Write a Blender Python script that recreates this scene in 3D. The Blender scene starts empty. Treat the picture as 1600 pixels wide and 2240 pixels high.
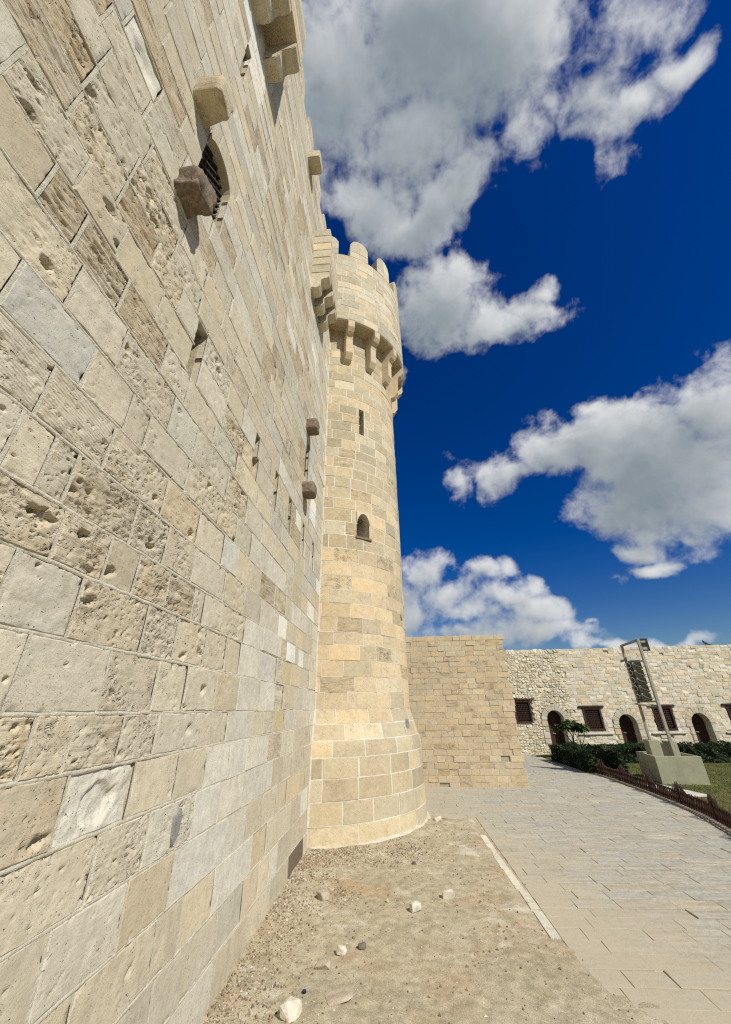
import bpy, bmesh, math, random
import numpy as np
from mathutils import Vector, Matrix
from mathutils.geometry import tessellate_polygon

random.seed(7)
rng = np.random.default_rng(11)
S = bpy.context.scene
COL = S.collection

# ------------------------------------------------------------------ camera
PITCH, ROLL, YAW = math.radians(27.1), math.radians(0.9), math.radians(3.9)
CAM = np.array([1.617, 0.0, 2.1])
FPX = 841.0 / 1600.0                      # focal length in frame widths
cF = np.array([-math.sin(YAW)*math.cos(PITCH), math.cos(YAW)*math.cos(PITCH), math.sin(PITCH)])
cR0 = np.array([math.cos(YAW), math.sin(YAW), 0.0]); cU0 = np.cross(cR0, cF)
cR = cR0*math.cos(ROLL) - cU0*math.sin(ROLL)
cU = cU0*math.cos(ROLL) + cR0*math.sin(ROLL)
cd = bpy.data.cameras.new('camera'); cam = bpy.data.objects.new('camera', cd); COL.objects.link(cam)
cd.sensor_fit = 'HORIZONTAL'; cd.sensor_width = 36.0; cd.lens = 36.0*FPX
cd.clip_start = 0.05; cd.clip_end = 2000.0
cam.matrix_world = Matrix(((cR[0], cU[0], -cF[0], CAM[0]), (cR[1], cU[1], -cF[1], CAM[1]), (cR[2], cU[2], -cF[2], CAM[2]), (0, 0, 0, 1)))
S.camera = cam

# ------------------------------------------------------------------ sun, sky, exposure
SUN_EL, SUN_AZ = math.radians(43.0), math.radians(133.0)      # azimuth clockwise from +Y: behind the camera, to its right
SD = Vector((math.sin(SUN_AZ)*math.cos(SUN_EL), math.cos(SUN_AZ)*math.cos(SUN_EL), math.sin(SUN_EL)))
sl = bpy.data.lights.new('sun', 'SUN'); sl.energy = 5.0; sl.angle = math.radians(0.53); sl.color = (1.0, 0.965, 0.875)
so = bpy.data.objects.new('sun', sl); COL.objects.link(so)
so.rotation_euler = (-SD).to_track_quat('-Z', 'Y').to_euler()
V = S.view_settings
V.view_transform = 'Standard'; V.look = 'None'; V.gamma = 1.0; V.use_curve_mapping = False; V.exposure = 0.08
S.cycles.use_denoising = False; S.cycles.pixel_filter_type = 'BLACKMAN_HARRIS'; S.cycles.filter_width = 1.25
S.cycles.max_bounces = 6; S.cycles.diffuse_bounces = 3; S.cycles.glossy_bounces = 2; S.cycles.transparent_max_bounces = 8


class NT:
    """small helper round a node tree"""
    def __init__(s, nt): s.nt = nt
    def n(s, t, **kw):
        nd = s.nt.nodes.new(t)
        for k, v in kw.items(): setattr(nd, k, v)
        return nd
    def put(s, sock, v):
        if v is None: return
        if hasattr(v, 'links') or isinstance(v, bpy.types.NodeSocket): s.nt.links.new(v, sock)
        else: sock.default_value = v
    def math(s, op, a, b=None, c=None, clamp=False):
        nd = s.n('ShaderNodeMath', operation=op, use_clamp=clamp)
        for i, v in enumerate((a, b, c)): s.put(nd.inputs[i], v)
        return nd.outputs[0]
    def vec(s, op, a, b=None, sc=None):
        nd = s.n('ShaderNodeVectorMath', operation=op)
        s.put(nd.inputs[0], a)
        if b is not None: s.put(nd.inputs[1], b)
        if sc is not None: s.put(nd.inputs[3], sc)
        return nd.outputs['Value'] if op in ('LENGTH', 'DOT_PRODUCT') else nd.outputs[0]
    def noise(s, vec, scale, detail=5, rough=.55, dist=0.0, out='Fac'):
        nd = s.n('ShaderNodeTexNoise')
        s.put(nd.inputs['Vector'], vec); nd.inputs['Scale'].default_value = scale
        nd.inputs['Detail'].default_value = detail; nd.inputs['Roughness'].default_value = rough
        nd.inputs['Distortion'].default_value = dist
        return nd.outputs[out]
    def voro(s, vec, scale, rnd=1.0, feature='F1', out='Distance'):
        nd = s.n('ShaderNodeTexVoronoi', feature=feature)
        s.put(nd.inputs['Vector'], vec); nd.inputs['Scale'].default_value = scale; nd.inputs['Randomness'].default_value = rnd
        return nd.outputs[out]
    def mr(s, v, a, b, c=0.0, d=1.0, smooth=True):
        nd = s.n('ShaderNodeMapRange', interpolation_type='SMOOTHSTEP' if smooth else 'LINEAR')
        s.put(nd.inputs[0], v)
        for i, q in enumerate((a, b, c, d)): s.put(nd.inputs[i+1], q)
        return nd.outputs[0]
    def mix(s, f, a, b, mode='MIX'):
        nd = s.n('ShaderNodeMix', data_type='RGBA', blend_type=mode)
        s.put(nd.inputs[0], f); s.put(nd.inputs[6], a); s.put(nd.inputs[7], b)
        return nd.outputs[2]
    def mapping(s, vec, scale=(1, 1, 1), rot=(0, 0, 0), loc=(0, 0, 0), typ='POINT'):
        nd = s.n('ShaderNodeMapping', vector_type=typ)
        s.put(nd.inputs['Vector'], vec)
        nd.inputs['Scale'].default_value = scale; nd.inputs['Rotation'].default_value = rot; nd.inputs['Location'].default_value = loc
        return nd.outputs[0]
    def bump(s, h, dist, strength=1.0, normal=None):
        nd = s.n('ShaderNodeBump'); nd.inputs['Strength'].default_value = strength; nd.inputs['Distance'].default_value = dist
        s.put(nd.inputs['Height'], h)
        if normal is not None: s.put(nd.inputs['Normal'], normal)
        return nd.outputs[0]


# ---- world: Nishita sky with broken cumulus. Clouds are laid out by azimuth and elevation (degrees)
CLOUDS = [(-8.5, 76.1, 0.198, 0.135, 4, 1), (28.1, 76.6, 0.234, 0.102, -32, 1), (43.9, 70.9, 0.165, 0.115, -47, 0.75), (12.8, 70.6, 0.183, 0.086, -16, 0.75), (26.7, 65.6, 0.098, 0.069, -3, 0.6), (-2.5, 65.6, 0.12, 0.073, -2, 0.62), (6.9, 62.6, 0.123, 0.062, -10, 0.62), (18.6, 64.6, 0.105, 0.064, 4, 0.62), (40.0, 64.7, 0.056, 0.054, -4, 0.55), (53.5, 63.1, 0.072, 0.081, -28, 0.38), (57.7, 59.8, 0.042, 0.024, -59, 0.48), (61.0, 64.2, 0.069, 0.055, -38, 0.34), (49.0, 61.4, 0.036, 0.027, -50, 0.4), (63.8, 58.7, 0.034, 0.019, -30, 0.3), (13.1, 53.9, 0.135, 0.1, -15, 1.05), (21.6, 50.6, 0.118, 0.055, -21, 0.8), (28.9, 49.3, 0.083, 0.038, -27, 0.65), (32.4, 50.3, 0.031, 0.03, -30, 0.55), (5.0, 46.9, 0.035, 0.026, -7, 0.45), (38.7, 25.7, 0.185, 0.162, -10, 1), (45.9, 29.3, 0.119, 0.103, -11, 0.95), (32.0, 29.9, 0.131, 0.095, -21, 0.8), (31.8, 22.1, 0.109, 0.08, -16, 0.75), (40.7, 19.9, 0.121, 0.071, -20, 0.8), (25.9, 30.5, 0.086, 0.064, -6, 0.65), (18.9, 29.8, 0.094, 0.05, -13, 0.6), (11.7, 30.7, 0.039, 0.057, -9, 0.45), (32.3, 35.0, 0.04, 0.018, -24, 0.45), (31.8, 17.0, 0.05, 0.023, -13, 0.6), (33.0, 14.3, 0.033, 0.016, -12, 0.6), (29.7, 14.2, 0.023, 0.014, -10, 0.4), (37.3, 16.6, 0.025, 0.014, -15, 0.35), (5.4, 17.6, 0.08, 0.069, -4, 0.65), (6.7, 14.0, 0.122, 0.078, -3, 0.75), (13.8, 17.6, 0.056, 0.04, -6, 0.65), (17.0, 16.9, 0.019, 0.027, -7, 0.4), (9.1, 11.6, 0.151, 0.049, -4, 0.75), (16.2, 12.9, 0.082, 0.045, -6, 0.7), (20.0, 11.3, 0.087, 0.036, -6, 0.7), (9.4, 9.2, 0.18, 0.042, -3, 0.75), (21.2, 8.9, 0.13, 0.028, -5, 0.7), (28.8, 6.8, 0.135, 0.016, -5, 0.6), (2.6, 11.9, 0.079, 0.05, -2, 0.65), (19.7, 14.1, 0.035, 0.019, -7, 0.4), (26.7, 9.8, 0.026, 0.01, -7, 0.35)]
CLOUDS = [(a, e, w*(.92 if e < 19 else 1), h*(.85 if e < 19 else 1), t, q*(.84 if e < 19 else 1)) for a, e, w, h, t, q in CLOUDS]
# the same broken field goes on round the rest of the sky
_r = random.Random(5)
for _az in range(80, 350, 20):
    for _el in (9, 24, 45):
        if _r.random() < .55:
            CLOUDS.append((_az+_r.uniform(-8, 8), _el+_r.uniform(-3, 5), _r.uniform(.1, .2), _r.uniform(.04, .1), _r.uniform(-20, 10), _r.uniform(.6, .9)))


def build_world():
    w = bpy.data.worlds.new('World'); S.world = w; w.use_nodes = True
    nt = w.node_tree; nt.nodes.clear(); t = NT(nt)
    sky = t.n('ShaderNodeTexSky', sky_type='NISHITA', sun_disc=False)
    sky.sun_elevation = SUN_EL; sky.sun_rotation = SUN_AZ; sky.altitude = 0; sky.air_density = 1.15; sky.dust_density = 0.15; sky.ozone_density = 5.0
    hs = t.n('ShaderNodeHueSaturation'); gm = t.n('ShaderNodeGamma'); t.put(gm.inputs[0], sky.outputs[0]); gm.inputs[1].default_value = 1.12
    hs.inputs['Hue'].default_value = .520; hs.inputs['Saturation'].default_value = 1.36; hs.inputs['Value'].default_value = .80; t.put(hs.inputs['Color'], gm.outputs[0])
    bg = t.n('ShaderNodeBackground'); t.put(bg.inputs[0], hs.outputs[0]); bg.inputs[1].default_value = .067
    ow = t.n('ShaderNodeOutputWorld'); nt.links.new(bg.outputs[0], ow.inputs[0])
build_world()

_L3 = rng.random((64, 64, 64))
def noise3(p, octv, scale, r=.58):
    tot = 0; a = 1; n = 0
    for i in range(octv):
        q = p*scale*2**i + 13.7*i; qi = np.floor(q).astype(int); f = q-qi; f = f*f*(3-2*f); acc = 0
        for dx in (0, 1):
            for dy in (0, 1):
                for dz in (0, 1):
                    w = np.where(dx, f[:, 0], 1-f[:, 0])*np.where(dy, f[:, 1], 1-f[:, 1])*np.where(dz, f[:, 2], 1-f[:, 2])
                    acc = acc + w*_L3[(qi[:, 0]+dx) % 64, (qi[:, 1]+dy) % 64, (qi[:, 2]+dz) % 64]
        tot = tot + a*acc; n += a; a *= r
    return tot/n


def cloud_field(d, off=None):
    """how deep into cloud a direction looks"""
    q = d + np.stack([noise3(d+7.1*i, 3, 4.5)-.5 for i in range(3)], -1)*.065 + np.stack([noise3(d+3.3*i+50, 4, 15)-.5 for i in range(3)], -1)*.05
    if off is not None: q = q+off
    m = np.full(len(d), -1.0)
    for az, el, a, b, tilt, st in CLOUDS:
        z, e, tl = math.radians(az), math.radians(el), math.radians(tilt)
        E = np.array((math.cos(z), -math.sin(z), 0)); N = np.array((-math.sin(e)*math.sin(z), -math.sin(e)*math.cos(z), math.cos(e)))
        A = np.array((math.sin(z)*math.cos(e), math.cos(z)*math.cos(e), math.sin(e)))
        T = E*math.cos(tl)+N*math.sin(tl); B = -E*math.sin(tl)+N*math.cos(tl)
        v = st-(st+.15)*np.sqrt((q@T/(a*1.05))**2+(q@B/(b*1.05))**2); v = np.where(q@A > .3, v, -1.0)
        h = np.clip(.5+.5*(v-m)/.1, 0, 1); m = m*(1-h)+v*h+.1*h*(1-h)
    return m*1.1 + (noise3(q, 6 if off is None else 4, 9, .6)-.5)*(1.6 if off is None else 1.0)


def build_clouds():
    R = 1200.0; AV, AQ, AD, AS, o = [], [], [], [], 0
    sd = np.array(SD)
    for az0, az1, el0, el1, st in ((-80, 95, 3.5, 89.6, .36), (95, 280, 3.5, 89.6, 1.4)):
        na, ne = int((az1-az0)/st)+1, int((el1-el0)/st)+1
        az, el = np.meshgrid(np.radians(np.linspace(az0, az1, na)), np.radians(np.linspace(el0, el1, ne)), indexing='ij')
        d = np.stack([np.sin(az)*np.cos(el), np.cos(az)*np.cos(el), np.sin(el)], -1).reshape(-1, 3)
        D = cloud_field(d); Sh = 0
        for t_ in (.02, .05, .09): Sh = Sh+np.clip(cloud_field(d, sd*t_)+.05, 0, 1.3)/3         # cloud between here and the sun
        D = np.where(d@sd > math.cos(math.radians(14)), -1.0, D)       # the sun stands clear
        I = np.arange(na*ne).reshape(na, ne)
        q = np.stack([I[:-1, :-1], I[:-1, 1:], I[1:, 1:], I[1:, :-1]], -1).reshape(-1, 4)
        q = q[(D[q].max(1) > -.50)]
        AV.append(d*R); AQ.append(q+o); AD.append(D); AS.append(Sh); o += len(d)
    Vv, Q, D, Sh = np.concatenate(AV), np.concatenate(AQ), np.concatenate(AD), np.concatenate(AS)
    us = np.unique(Q); re = np.zeros(len(Vv), int); re[us] = np.arange(len(us))
    a = np.zeros((len(us), 4)); a[:, 0] = D[us]+1; a[:, 1] = np.exp(-1.9*Sh[us]); a[:, 3] = 1
    m, t, b = new_mat('cloud'); t.nt.nodes.remove(b)
    ac = t.n('ShaderNodeAttribute', attribute_name='col'); sp = t.n('ShaderNodeSeparateColor'); t.put(sp.inputs[0], ac.outputs['Color'])
    P = t.n('ShaderNodeNewGeometry').outputs['Position']; dr = t.vec('NORMALIZE', P)
    n1 = t.noise(dr, 26, 9, .62, .25)
    D_ = t.math('MULTIPLY_ADD', t.math('SUBTRACT', n1, .5), 1.0, t.math('SUBTRACT', sp.outputs[0], 1.0))
    dm = t.math('MAXIMUM', t.math('ADD', D_, .20), 0.0)
    alpha = t.math('SUBTRACT', 1.0, t.math('EXPONENT', t.math('MULTIPLY', t.math('POWER', dm, 1.8), -5.5)))
    lit = t.math('MULTIPLY_ADD', t.math('SUBTRACT', n1, .5), .30, t.mr(sp.outputs[1], .16, .92, 0, 1, False))
    lit = t.math('MINIMUM', t.math('MAXIMUM', lit, 0.0), 1.0)
    em = t.n('ShaderNodeEmission'); t.put(em.inputs[0], t.mix(lit, (.235, .28, .315, 1), (.68, .695, .70, 1)))
    mx = t.n('ShaderNodeMixShader'); t.put(mx.inputs[0], alpha); tr = t.n('ShaderNodeBsdfTransparent')
    out = [n for n in t.nt.nodes if n.type == 'OUTPUT_MATERIAL'][0]
    t.nt.links.new(tr.outputs[0], mx.inputs[1]); t.nt.links.new(em.outputs[0], mx.inputs[2]); t.nt.links.new(mx.outputs[0], out.inputs[0])
    m.cycles.emission_sampling = 'NONE'
    o = obj('sky', mesh_q('sky', Vv[us], re[Q], m, a)); o['kind'] = 'structure'


# ------------------------------------------------------------------ materials
def new_mat(name):
    m = bpy.data.materials.new(name); m.use_nodes = True
    nt = m.node_tree; nt.nodes.clear(); t = NT(nt)
    b = t.n('ShaderNodeBsdfPrincipled'); o = t.n('ShaderNodeOutputMaterial'); nt.links.new(b.outputs[0], o.inputs[0])
    b.inputs['Roughness'].default_value = .9; b.inputs['Specular IOR Level'].default_value = .25
    return m, t, b


def attr(t, name, out='Color'):
    a = t.n('ShaderNodeAttribute', attribute_name=name); return a


def mat_limestone():
    """per-block colour 'col' (rgb + alpha = erosion); 'par' = (bedding, seed, stain, comb)"""
    m, t, b = new_mat('limestone')
    ac = attr(t, 'col'); ap = attr(t, 'par')
    sp = t.n('ShaderNodeSeparateColor'); t.put(sp.inputs[0], ap.outputs['Color'])
    bed, seed, stain = sp.outputs[0], sp.outputs[1], sp.outputs[2]; comb = ap.outputs['Alpha']; ero = ac.outputs['Alpha']
    P = t.n('ShaderNodeNewGeometry').outputs['Position']
    cb = t.n('ShaderNodeCombineXYZ')
    t.put(cb.inputs[0], t.math('MULTIPLY', seed, 37.0)); t.put(cb.inputs[1], t.math('MULTIPLY', seed, 91.0)); t.put(cb.inputs[2], t.math('MULTIPLY', seed, 53.0))
    Q = t.vec('ADD', P, cb.outputs[0])
    big = t.noise(Q, 2.3, 5, .6); mid = t.noise(Q, 13, 8, .66); fine = t.noise(Q, 120, 5, .7)
    bedv = t.noise(t.mapping(Q, scale=(3.5, 3.5, 42)), 1.0, 6, .62, .35)
    # warped cellular pits
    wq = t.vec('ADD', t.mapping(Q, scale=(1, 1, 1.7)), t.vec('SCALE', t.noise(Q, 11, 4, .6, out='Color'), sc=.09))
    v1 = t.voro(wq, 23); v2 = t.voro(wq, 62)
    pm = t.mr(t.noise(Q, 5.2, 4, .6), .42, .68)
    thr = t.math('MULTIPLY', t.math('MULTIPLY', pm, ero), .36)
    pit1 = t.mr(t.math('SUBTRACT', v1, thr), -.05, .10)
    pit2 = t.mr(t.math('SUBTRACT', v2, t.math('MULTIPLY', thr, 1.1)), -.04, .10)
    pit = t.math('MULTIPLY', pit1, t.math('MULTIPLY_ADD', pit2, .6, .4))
    # colour
    c = t.mix(1.0, ac.outputs['Color'], t.mix(big, (.80, .78, .74, 1), (1.16, 1.16, 1.16, 1)), 'MULTIPLY')
    c = t.mix(1.0, c, t.mix(t.mr(mid, .3, .72), (.86, .85, .82, 1), (1.10, 1.10, 1.10, 1)), 'MULTIPLY')
    c = t.mix(t.math('MULTIPLY', t.mr(fine, .35, .7), .35), c, t.mix(1.0, c, (1.18, 1.17, 1.15, 1), 'MULTIPLY'))
    sm = t.mr(t.math('ADD', t.math('MULTIPLY', big, .55), t.math('MULTIPLY', mid, .45)), .47, .66)
    c = t.mix(t.math('MULTIPLY', sm, stain), c, t.mix(1.0, c, (.60, .50, .36, 1), 'MULTIPLY'))
    bs = t.math('MULTIPLY', t.mr(bedv, .52, .72), t.math('MULTIPLY', bed, .8))
    c = t.mix(bs, c, t.mix(1.0, c, (.62, .50, .37, 1), 'MULTIPLY'))
    gw = t.noise(P, 1.15, 6, .62, .4)
    c = t.mix(t.math('MULTIPLY', t.mr(gw, .38, .64), .55), c, t.mix(1.0, c, (1.13, 1.13, 1.12, 1), 'MULTIPLY'))
    gs = t.noise(t.mapping(P, scale=(1, 1, .55)), 3.1, 7, .68, .5)
    c = t.mix(t.math('MULTIPLY', t.mr(gs, .56, .74), .34), c, t.mix(1.0, c, (.66, .58, .45, 1), 'MULTIPLY'))
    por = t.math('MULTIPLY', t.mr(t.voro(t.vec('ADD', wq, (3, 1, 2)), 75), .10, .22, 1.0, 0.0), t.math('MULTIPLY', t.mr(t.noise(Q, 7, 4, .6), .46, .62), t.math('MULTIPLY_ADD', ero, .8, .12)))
    c = t.mix(t.math('MULTIPLY', por, .75), c, (.15, .105, .065, 1))  # dirt-filled pores, coloured dark enough to stand in for shaded holes
    # pale lime bloom
    lime = t.math('MULTIPLY', t.mr(t.noise(Q, 4.0, 6, .68, .6), .60, .74), .42)
    c = t.mix(lime, c, (.66, .60, .48, 1))
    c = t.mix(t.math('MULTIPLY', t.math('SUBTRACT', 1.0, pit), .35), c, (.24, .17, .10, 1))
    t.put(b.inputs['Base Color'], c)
    h = t.math('MULTIPLY', fine, .10)
    h = t.math('MULTIPLY_ADD', mid, .45, h)
    h = t.math('MULTIPLY_ADD', bedv, t.math('MULTIPLY', bed, .9), h)
    h = t.math('MULTIPLY_ADD', pit, 1.0, h)
    h = t.math('MULTIPLY_ADD', por, -.8, h)
    wv = t.n('ShaderNodeTexWave', wave_type='BANDS', bands_direction='Z'); t.put(wv.inputs['Vector'], t.mapping(Q, rot=(.22, 0, 0)))
    wv.inputs['Scale'].default_value = 16; wv.inputs['Distortion'].default_value = 2.2; wv.inputs['Detail'].default_value = 3; wv.inputs['Detail Scale'].default_value = 1.6
    h = t.math('MULTIPLY_ADD', wv.outputs['Fac'], t.math('MULTIPLY', comb, .10), h)
    t.put(b.inputs['Normal'], t.bump(h, .016, 1.0))
    b.inputs['Roughness'].default_value = .95; b.inputs['Specular IOR Level'].default_value = .15
    return m


def mat_noise(name, c1, c2, scale=6, bump=.006, rough=.92, detail=6, fscale=60, spec=.2, metal=0.0):
    m, t, b = new_mat(name)
    P = t.n('ShaderNodeNewGeometry').outputs['Position']
    n1 = t.noise(P, scale, detail, .62); n2 = t.noise(P, fscale, 5, .65)
    c = t.mix(t.mr(n1, .32, .68), (*c1, 1), (*c2, 1))
    c = t.mix(1.0, c, t.mix(n2, (.8, .8, .8, 1), (1.2, 1.2, 1.2, 1)), 'MULTIPLY')
    t.put(b.inputs['Base Color'], c)
    t.put(b.inputs['Normal'], t.bump(t.math('ADD', t.math('MULTIPLY', n1, .5), n2), bump, .8))
    b.inputs['Roughness'].default_value = rough; b.inputs['Specular IOR Level'].default_value = spec; b.inputs['Metallic'].default_value = metal
    return m


def mat_wood(name, c1, c2, axis_scale):
    m, t, b = new_mat(name)
    P = t.n('ShaderNodeNewGeometry').outputs['Position']
    oi = t.n('ShaderNodeObjectInfo').outputs['Random']
    n = t.noise(t.mapping(P, scale=axis_scale), 1.0, 6, .65, .4); n2 = t.noise(P, 5, 4, .6)
    c = t.mix(t.mr(n, .3, .7), (*c1, 1), (*c2, 1))
    c = t.mix(1.0, c, t.mix(n2, (.7, .7, .7, 1), (1.3, 1.3, 1.3, 1)), 'MULTIPLY')
    c = t.mix(1.0, c, t.mix(oi, (.75, .75, .75, 1), (1.25, 1.22, 1.2, 1)), 'MULTIPLY')
    t.put(b.inputs['Base Color'], c); t.put(b.inputs['Normal'], t.bump(n, .003, .8))
    b.inputs['Roughness'].default_value = .75
    return m


def mat_soil():
    m, t, b = new_mat('dusty_soil')
    P = t.n('ShaderNodeNewGeometry').outputs['Position']
    n1 = t.noise(P, 1.1, 6, .6); n2 = t.noise(P, 9, 8, .68); n3 = t.noise(P, 110, 5, .75)
    c = t.mix(t.mr(n1, .35, .65), (.40, .35, .24, 1), (.46, .405, .29, 1))
    red = t.mr(t.noise(P, .85, 3, .5), .50, .68)
    c = t.mix(t.math('MULTIPLY', red, .55), c, (.40, .27, .15, 1))
    pale = t.mr(t.noise(t.vec('ADD', P, (7, 3, 0)), 1.5, 6, .7, .5), .53, .70)
    c = t.mix(t.math('MULTIPLY', pale, .75), c, (.60, .56, .46, 1))
    lit_ = t.math('MULTIPLY', t.mr(t.noise(t.vec('ADD', P, (2, 9, 0)), 2.3, 7, .72, .6), .53, .70), t.mr(t.noise(P, 38, 4, .7), .45, .62))
    c = t.mix(t.math('MULTIPLY', lit_, .6), c, (.22, .165, .105, 1))
    c = t.mix(1.0, c, t.mix(t.mr(n2, .3, .7), (.74, .73, .70, 1), (1.14, 1.14, 1.14, 1)), 'MULTIPLY')
    c = t.mix(1.0, c, t.mix(t.mr(n3, .3, .7), (.70, .69, .67, 1), (1.25, 1.25, 1.25, 1)), 'MULTIPLY')
    cr = t.voro(P, 85); 
    c = t.mix(t.math('MULTIPLY', t.mr(cr, .06, .22, 1, 0), t.mr(t.noise(P, 3.3, 4, .6), .5, .66)), c, (.20, .145, .09, 1))
    t.put(b.inputs['Base Color'], c)
    h = t.math('MULTIPLY_ADD', n2, .6, t.math('MULTIPLY', n3, .35))
    t.put(b.inputs['Normal'], t.bump(h, .02, .9)); b.inputs['Roughness'].default_value = 1.0; b.inputs['Specular IOR Level'].default_value = .05
    return m


def mat_paver():
    m, t, b = new_mat('paving_stone')
    ac = attr(t, 'col')
    P = t.n('ShaderNodeNewGeometry').outputs['Position']
    n1 = t.noise(P, 1.6, 6, .6); n2 = t.noise(P, 16, 8, .68); n3 = t.noise(P, 130, 4, .7)
    st = t.noise(t.mapping(P, scale=(2.0, 14, 3)), 1.0, 5, .6)
    c = t.mix(1.0, ac.outputs['Color'], t.mix(t.mr(st, .3, .7), (.80, .80, .78, 1), (1.12, 1.12, 1.12, 1)), 'MULTIPLY')
    c = t.mix(1.0, c, t.mix(t.mr(n2, .3, .7), (.82, .81, .79, 1), (1.12, 1.12, 1.12, 1)), 'MULTIPLY')
    c = t.mix(1.0, c, t.mix(t.mr(n3, .3, .7), (.86, .86, .86, 1), (1.13, 1.13, 1.13, 1)), 'MULTIPLY')
    # wind-blown dust, thicker towards the bare soil strip
    sx = t.n('ShaderNodeSeparateXYZ'); t.put(sx.inputs[0], P)
    near = t.math('ADD', t.mr(sx.outputs[0], 3.0, 5.6, .5, 0, False), t.mr(sx.outputs[1], 2.5, 8.5, .45, 0, False))
    df = t.mr(t.math('ADD', near, t.math('MULTIPLY', n1, .9)), .62, 1.15)
    df = t.math('MULTIPLY', df, t.mr(n2, .2, .6, .55, .95))
    c = t.mix(df, c, (.43, .375, .27, 1))
    t.put(b.inputs['Base Color'], c)
    t.put(b.inputs['Normal'], t.bump(t.math('MULTIPLY_ADD', n2, .7, t.math('MULTIPLY', n3, .3)), .008, .8))
    b.inputs['Roughness'].default_value = .93; b.inputs['Specular IOR Level'].default_value = .15
    return m


def mat_attr(name, rough=.8, spec=.2, trans=0.0, var=True):
    m, t, b = new_mat(name)
    ac = attr(t, 'col'); c = ac.outputs['Color']
    P = t.n('ShaderNodeNewGeometry').outputs['Position']
    if var: c = t.mix(1.0, c, t.mix(t.noise(P, 30, 4, .6), (.7, .7, .7, 1), (1.3, 1.3, 1.3, 1)), 'MULTIPLY')
    t.put(b.inputs['Base Color'], c); b.inputs['Roughness'].default_value = rough; b.inputs['Specular IOR Level'].default_value = spec
    if trans:
        tr = t.n('ShaderNodeBsdfTranslucent'); t.put(tr.inputs[0], c)
        mx = t.n('ShaderNodeMixShader'); mx.inputs[0].default_value = trans
        o = [n for n in t.nt.nodes if n.type == 'OUTPUT_MATERIAL'][0]
        t.nt.links.new(b.outputs[0], mx.inputs[1]); t.nt.links.new(tr.outputs[0], mx.inputs[2]); t.nt.links.new(mx.outputs[0], o.inputs[0])
    return m


M = dict(
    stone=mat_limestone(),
    mortar=mat_noise('lime_mortar', (.47, .425, .325), (.58, .54, .435), 9, .012),
    mortar_white=mat_noise('white_pointing', (.58, .53, .43), (.70, .65, .55), 9, .006),
    mortar_dim=mat_noise('earthy_shade_mortar', (.33, .285, .20), (.44, .385, .28), 9, .010),  # earthy core mortar; in the castle slits its dark tone is painted shade
    granite=mat_noise('brown_granite', (.135, .10, .07), (.25, .195, .14), 30, .010, .9, 8, 90),
    cement=mat_noise('grey_cement', (.20, .195, .18), (.28, .27, .25), 14, .004),
    iron=mat_noise('rusty_iron', (.02, .017, .014), (.05, .038, .028), 30, .002, .7),
    soil=mat_soil(), paver=mat_paver(),
    rock=mat_noise('pale_rock', (.50, .44, .34), (.66, .60, .49), 14, .008),
    rock_dim=mat_noise('dull_rock', (.34, .28, .20), (.46, .39, .29), 16, .008),
    rock_dark=mat_noise('dark_rock', (.12, .10, .085), (.2, .17, .14), 16, .006),
    gravel=mat_attr('gravel', .95, .1), leaf=mat_attr('leaf', .6, .25, .12), grass=mat_attr('grass', .8, .15, .25),
    lawn=mat_noise('lawn_soil', (.075, .088, .028), (.15, .14, .055), 2.0, .02, 1.0, 6, 40, .05),
    door=mat_wood('door_wood', (.035, .015, .009), (.08, .037, .022), (30, 30, 2)),
    darkwood=mat_wood('dark_wood', (.035, .018, .012), (.075, .038, .024), (30, 4, 4)),
    fence=mat_wood('fence_wood', (.030, .012, .008), (.072, .031, .020), (40, 40, 5)),
    paint=mat_noise('olive_paint', (.31, .305, .195), (.38, .37, .25), 3, .002, .7, 5, 30),
    steel=mat_noise('grey_painted_steel', (.30, .275, .21), (.40, .37, .29), 8, .001, .55, 4, 40, .4),
    dark=mat_noise('dark_metal_and_shade', (.02, .02, .02), (.045, .042, .04), 12, .001, .55),  # metal parts, and the painted shade in the castle window and slit
    cable=mat_noise('grey_cable', (.22, .19, .16), (.32, .28, .24), 12, .001, .6),
    lens=mat_noise('lamp_back', (.33, .31, .25), (.42, .4, .33), 9, .001, .5),
    bark=mat_noise('bark', (.16, .13, .10), (.30, .26, .20), 18, .008),
    bird=mat_noise('bird_feather', (.05, .045, .05), (.13, .10, .10), 40, .001, .7),
    cap=mat_noise('blue_plastic', (.01, .012, .06), (.02, .025, .11), 10, .001, .4),
    concrete=mat_noise('pale_concrete', (.50, .47, .41), (.60, .57, .50), 6, .004),
)

# ------------------------------------------------------------------ mesh helpers
def obj(name, me, mat=None, parent=None):
    o = bpy.data.objects.new(name, me); COL.objects.link(o)
    if mat is not None and len(me.materials) == 0: me.materials.append(mat)
    if parent is not None: o.parent = parent
    return o


def tag(o, label=None, cat=None, group=None, kind=None):
    if label: o['label'] = label
    if cat: o['category'] = cat
    if group: o['group'] = group
    if kind: o['kind'] = kind
    return o


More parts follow.
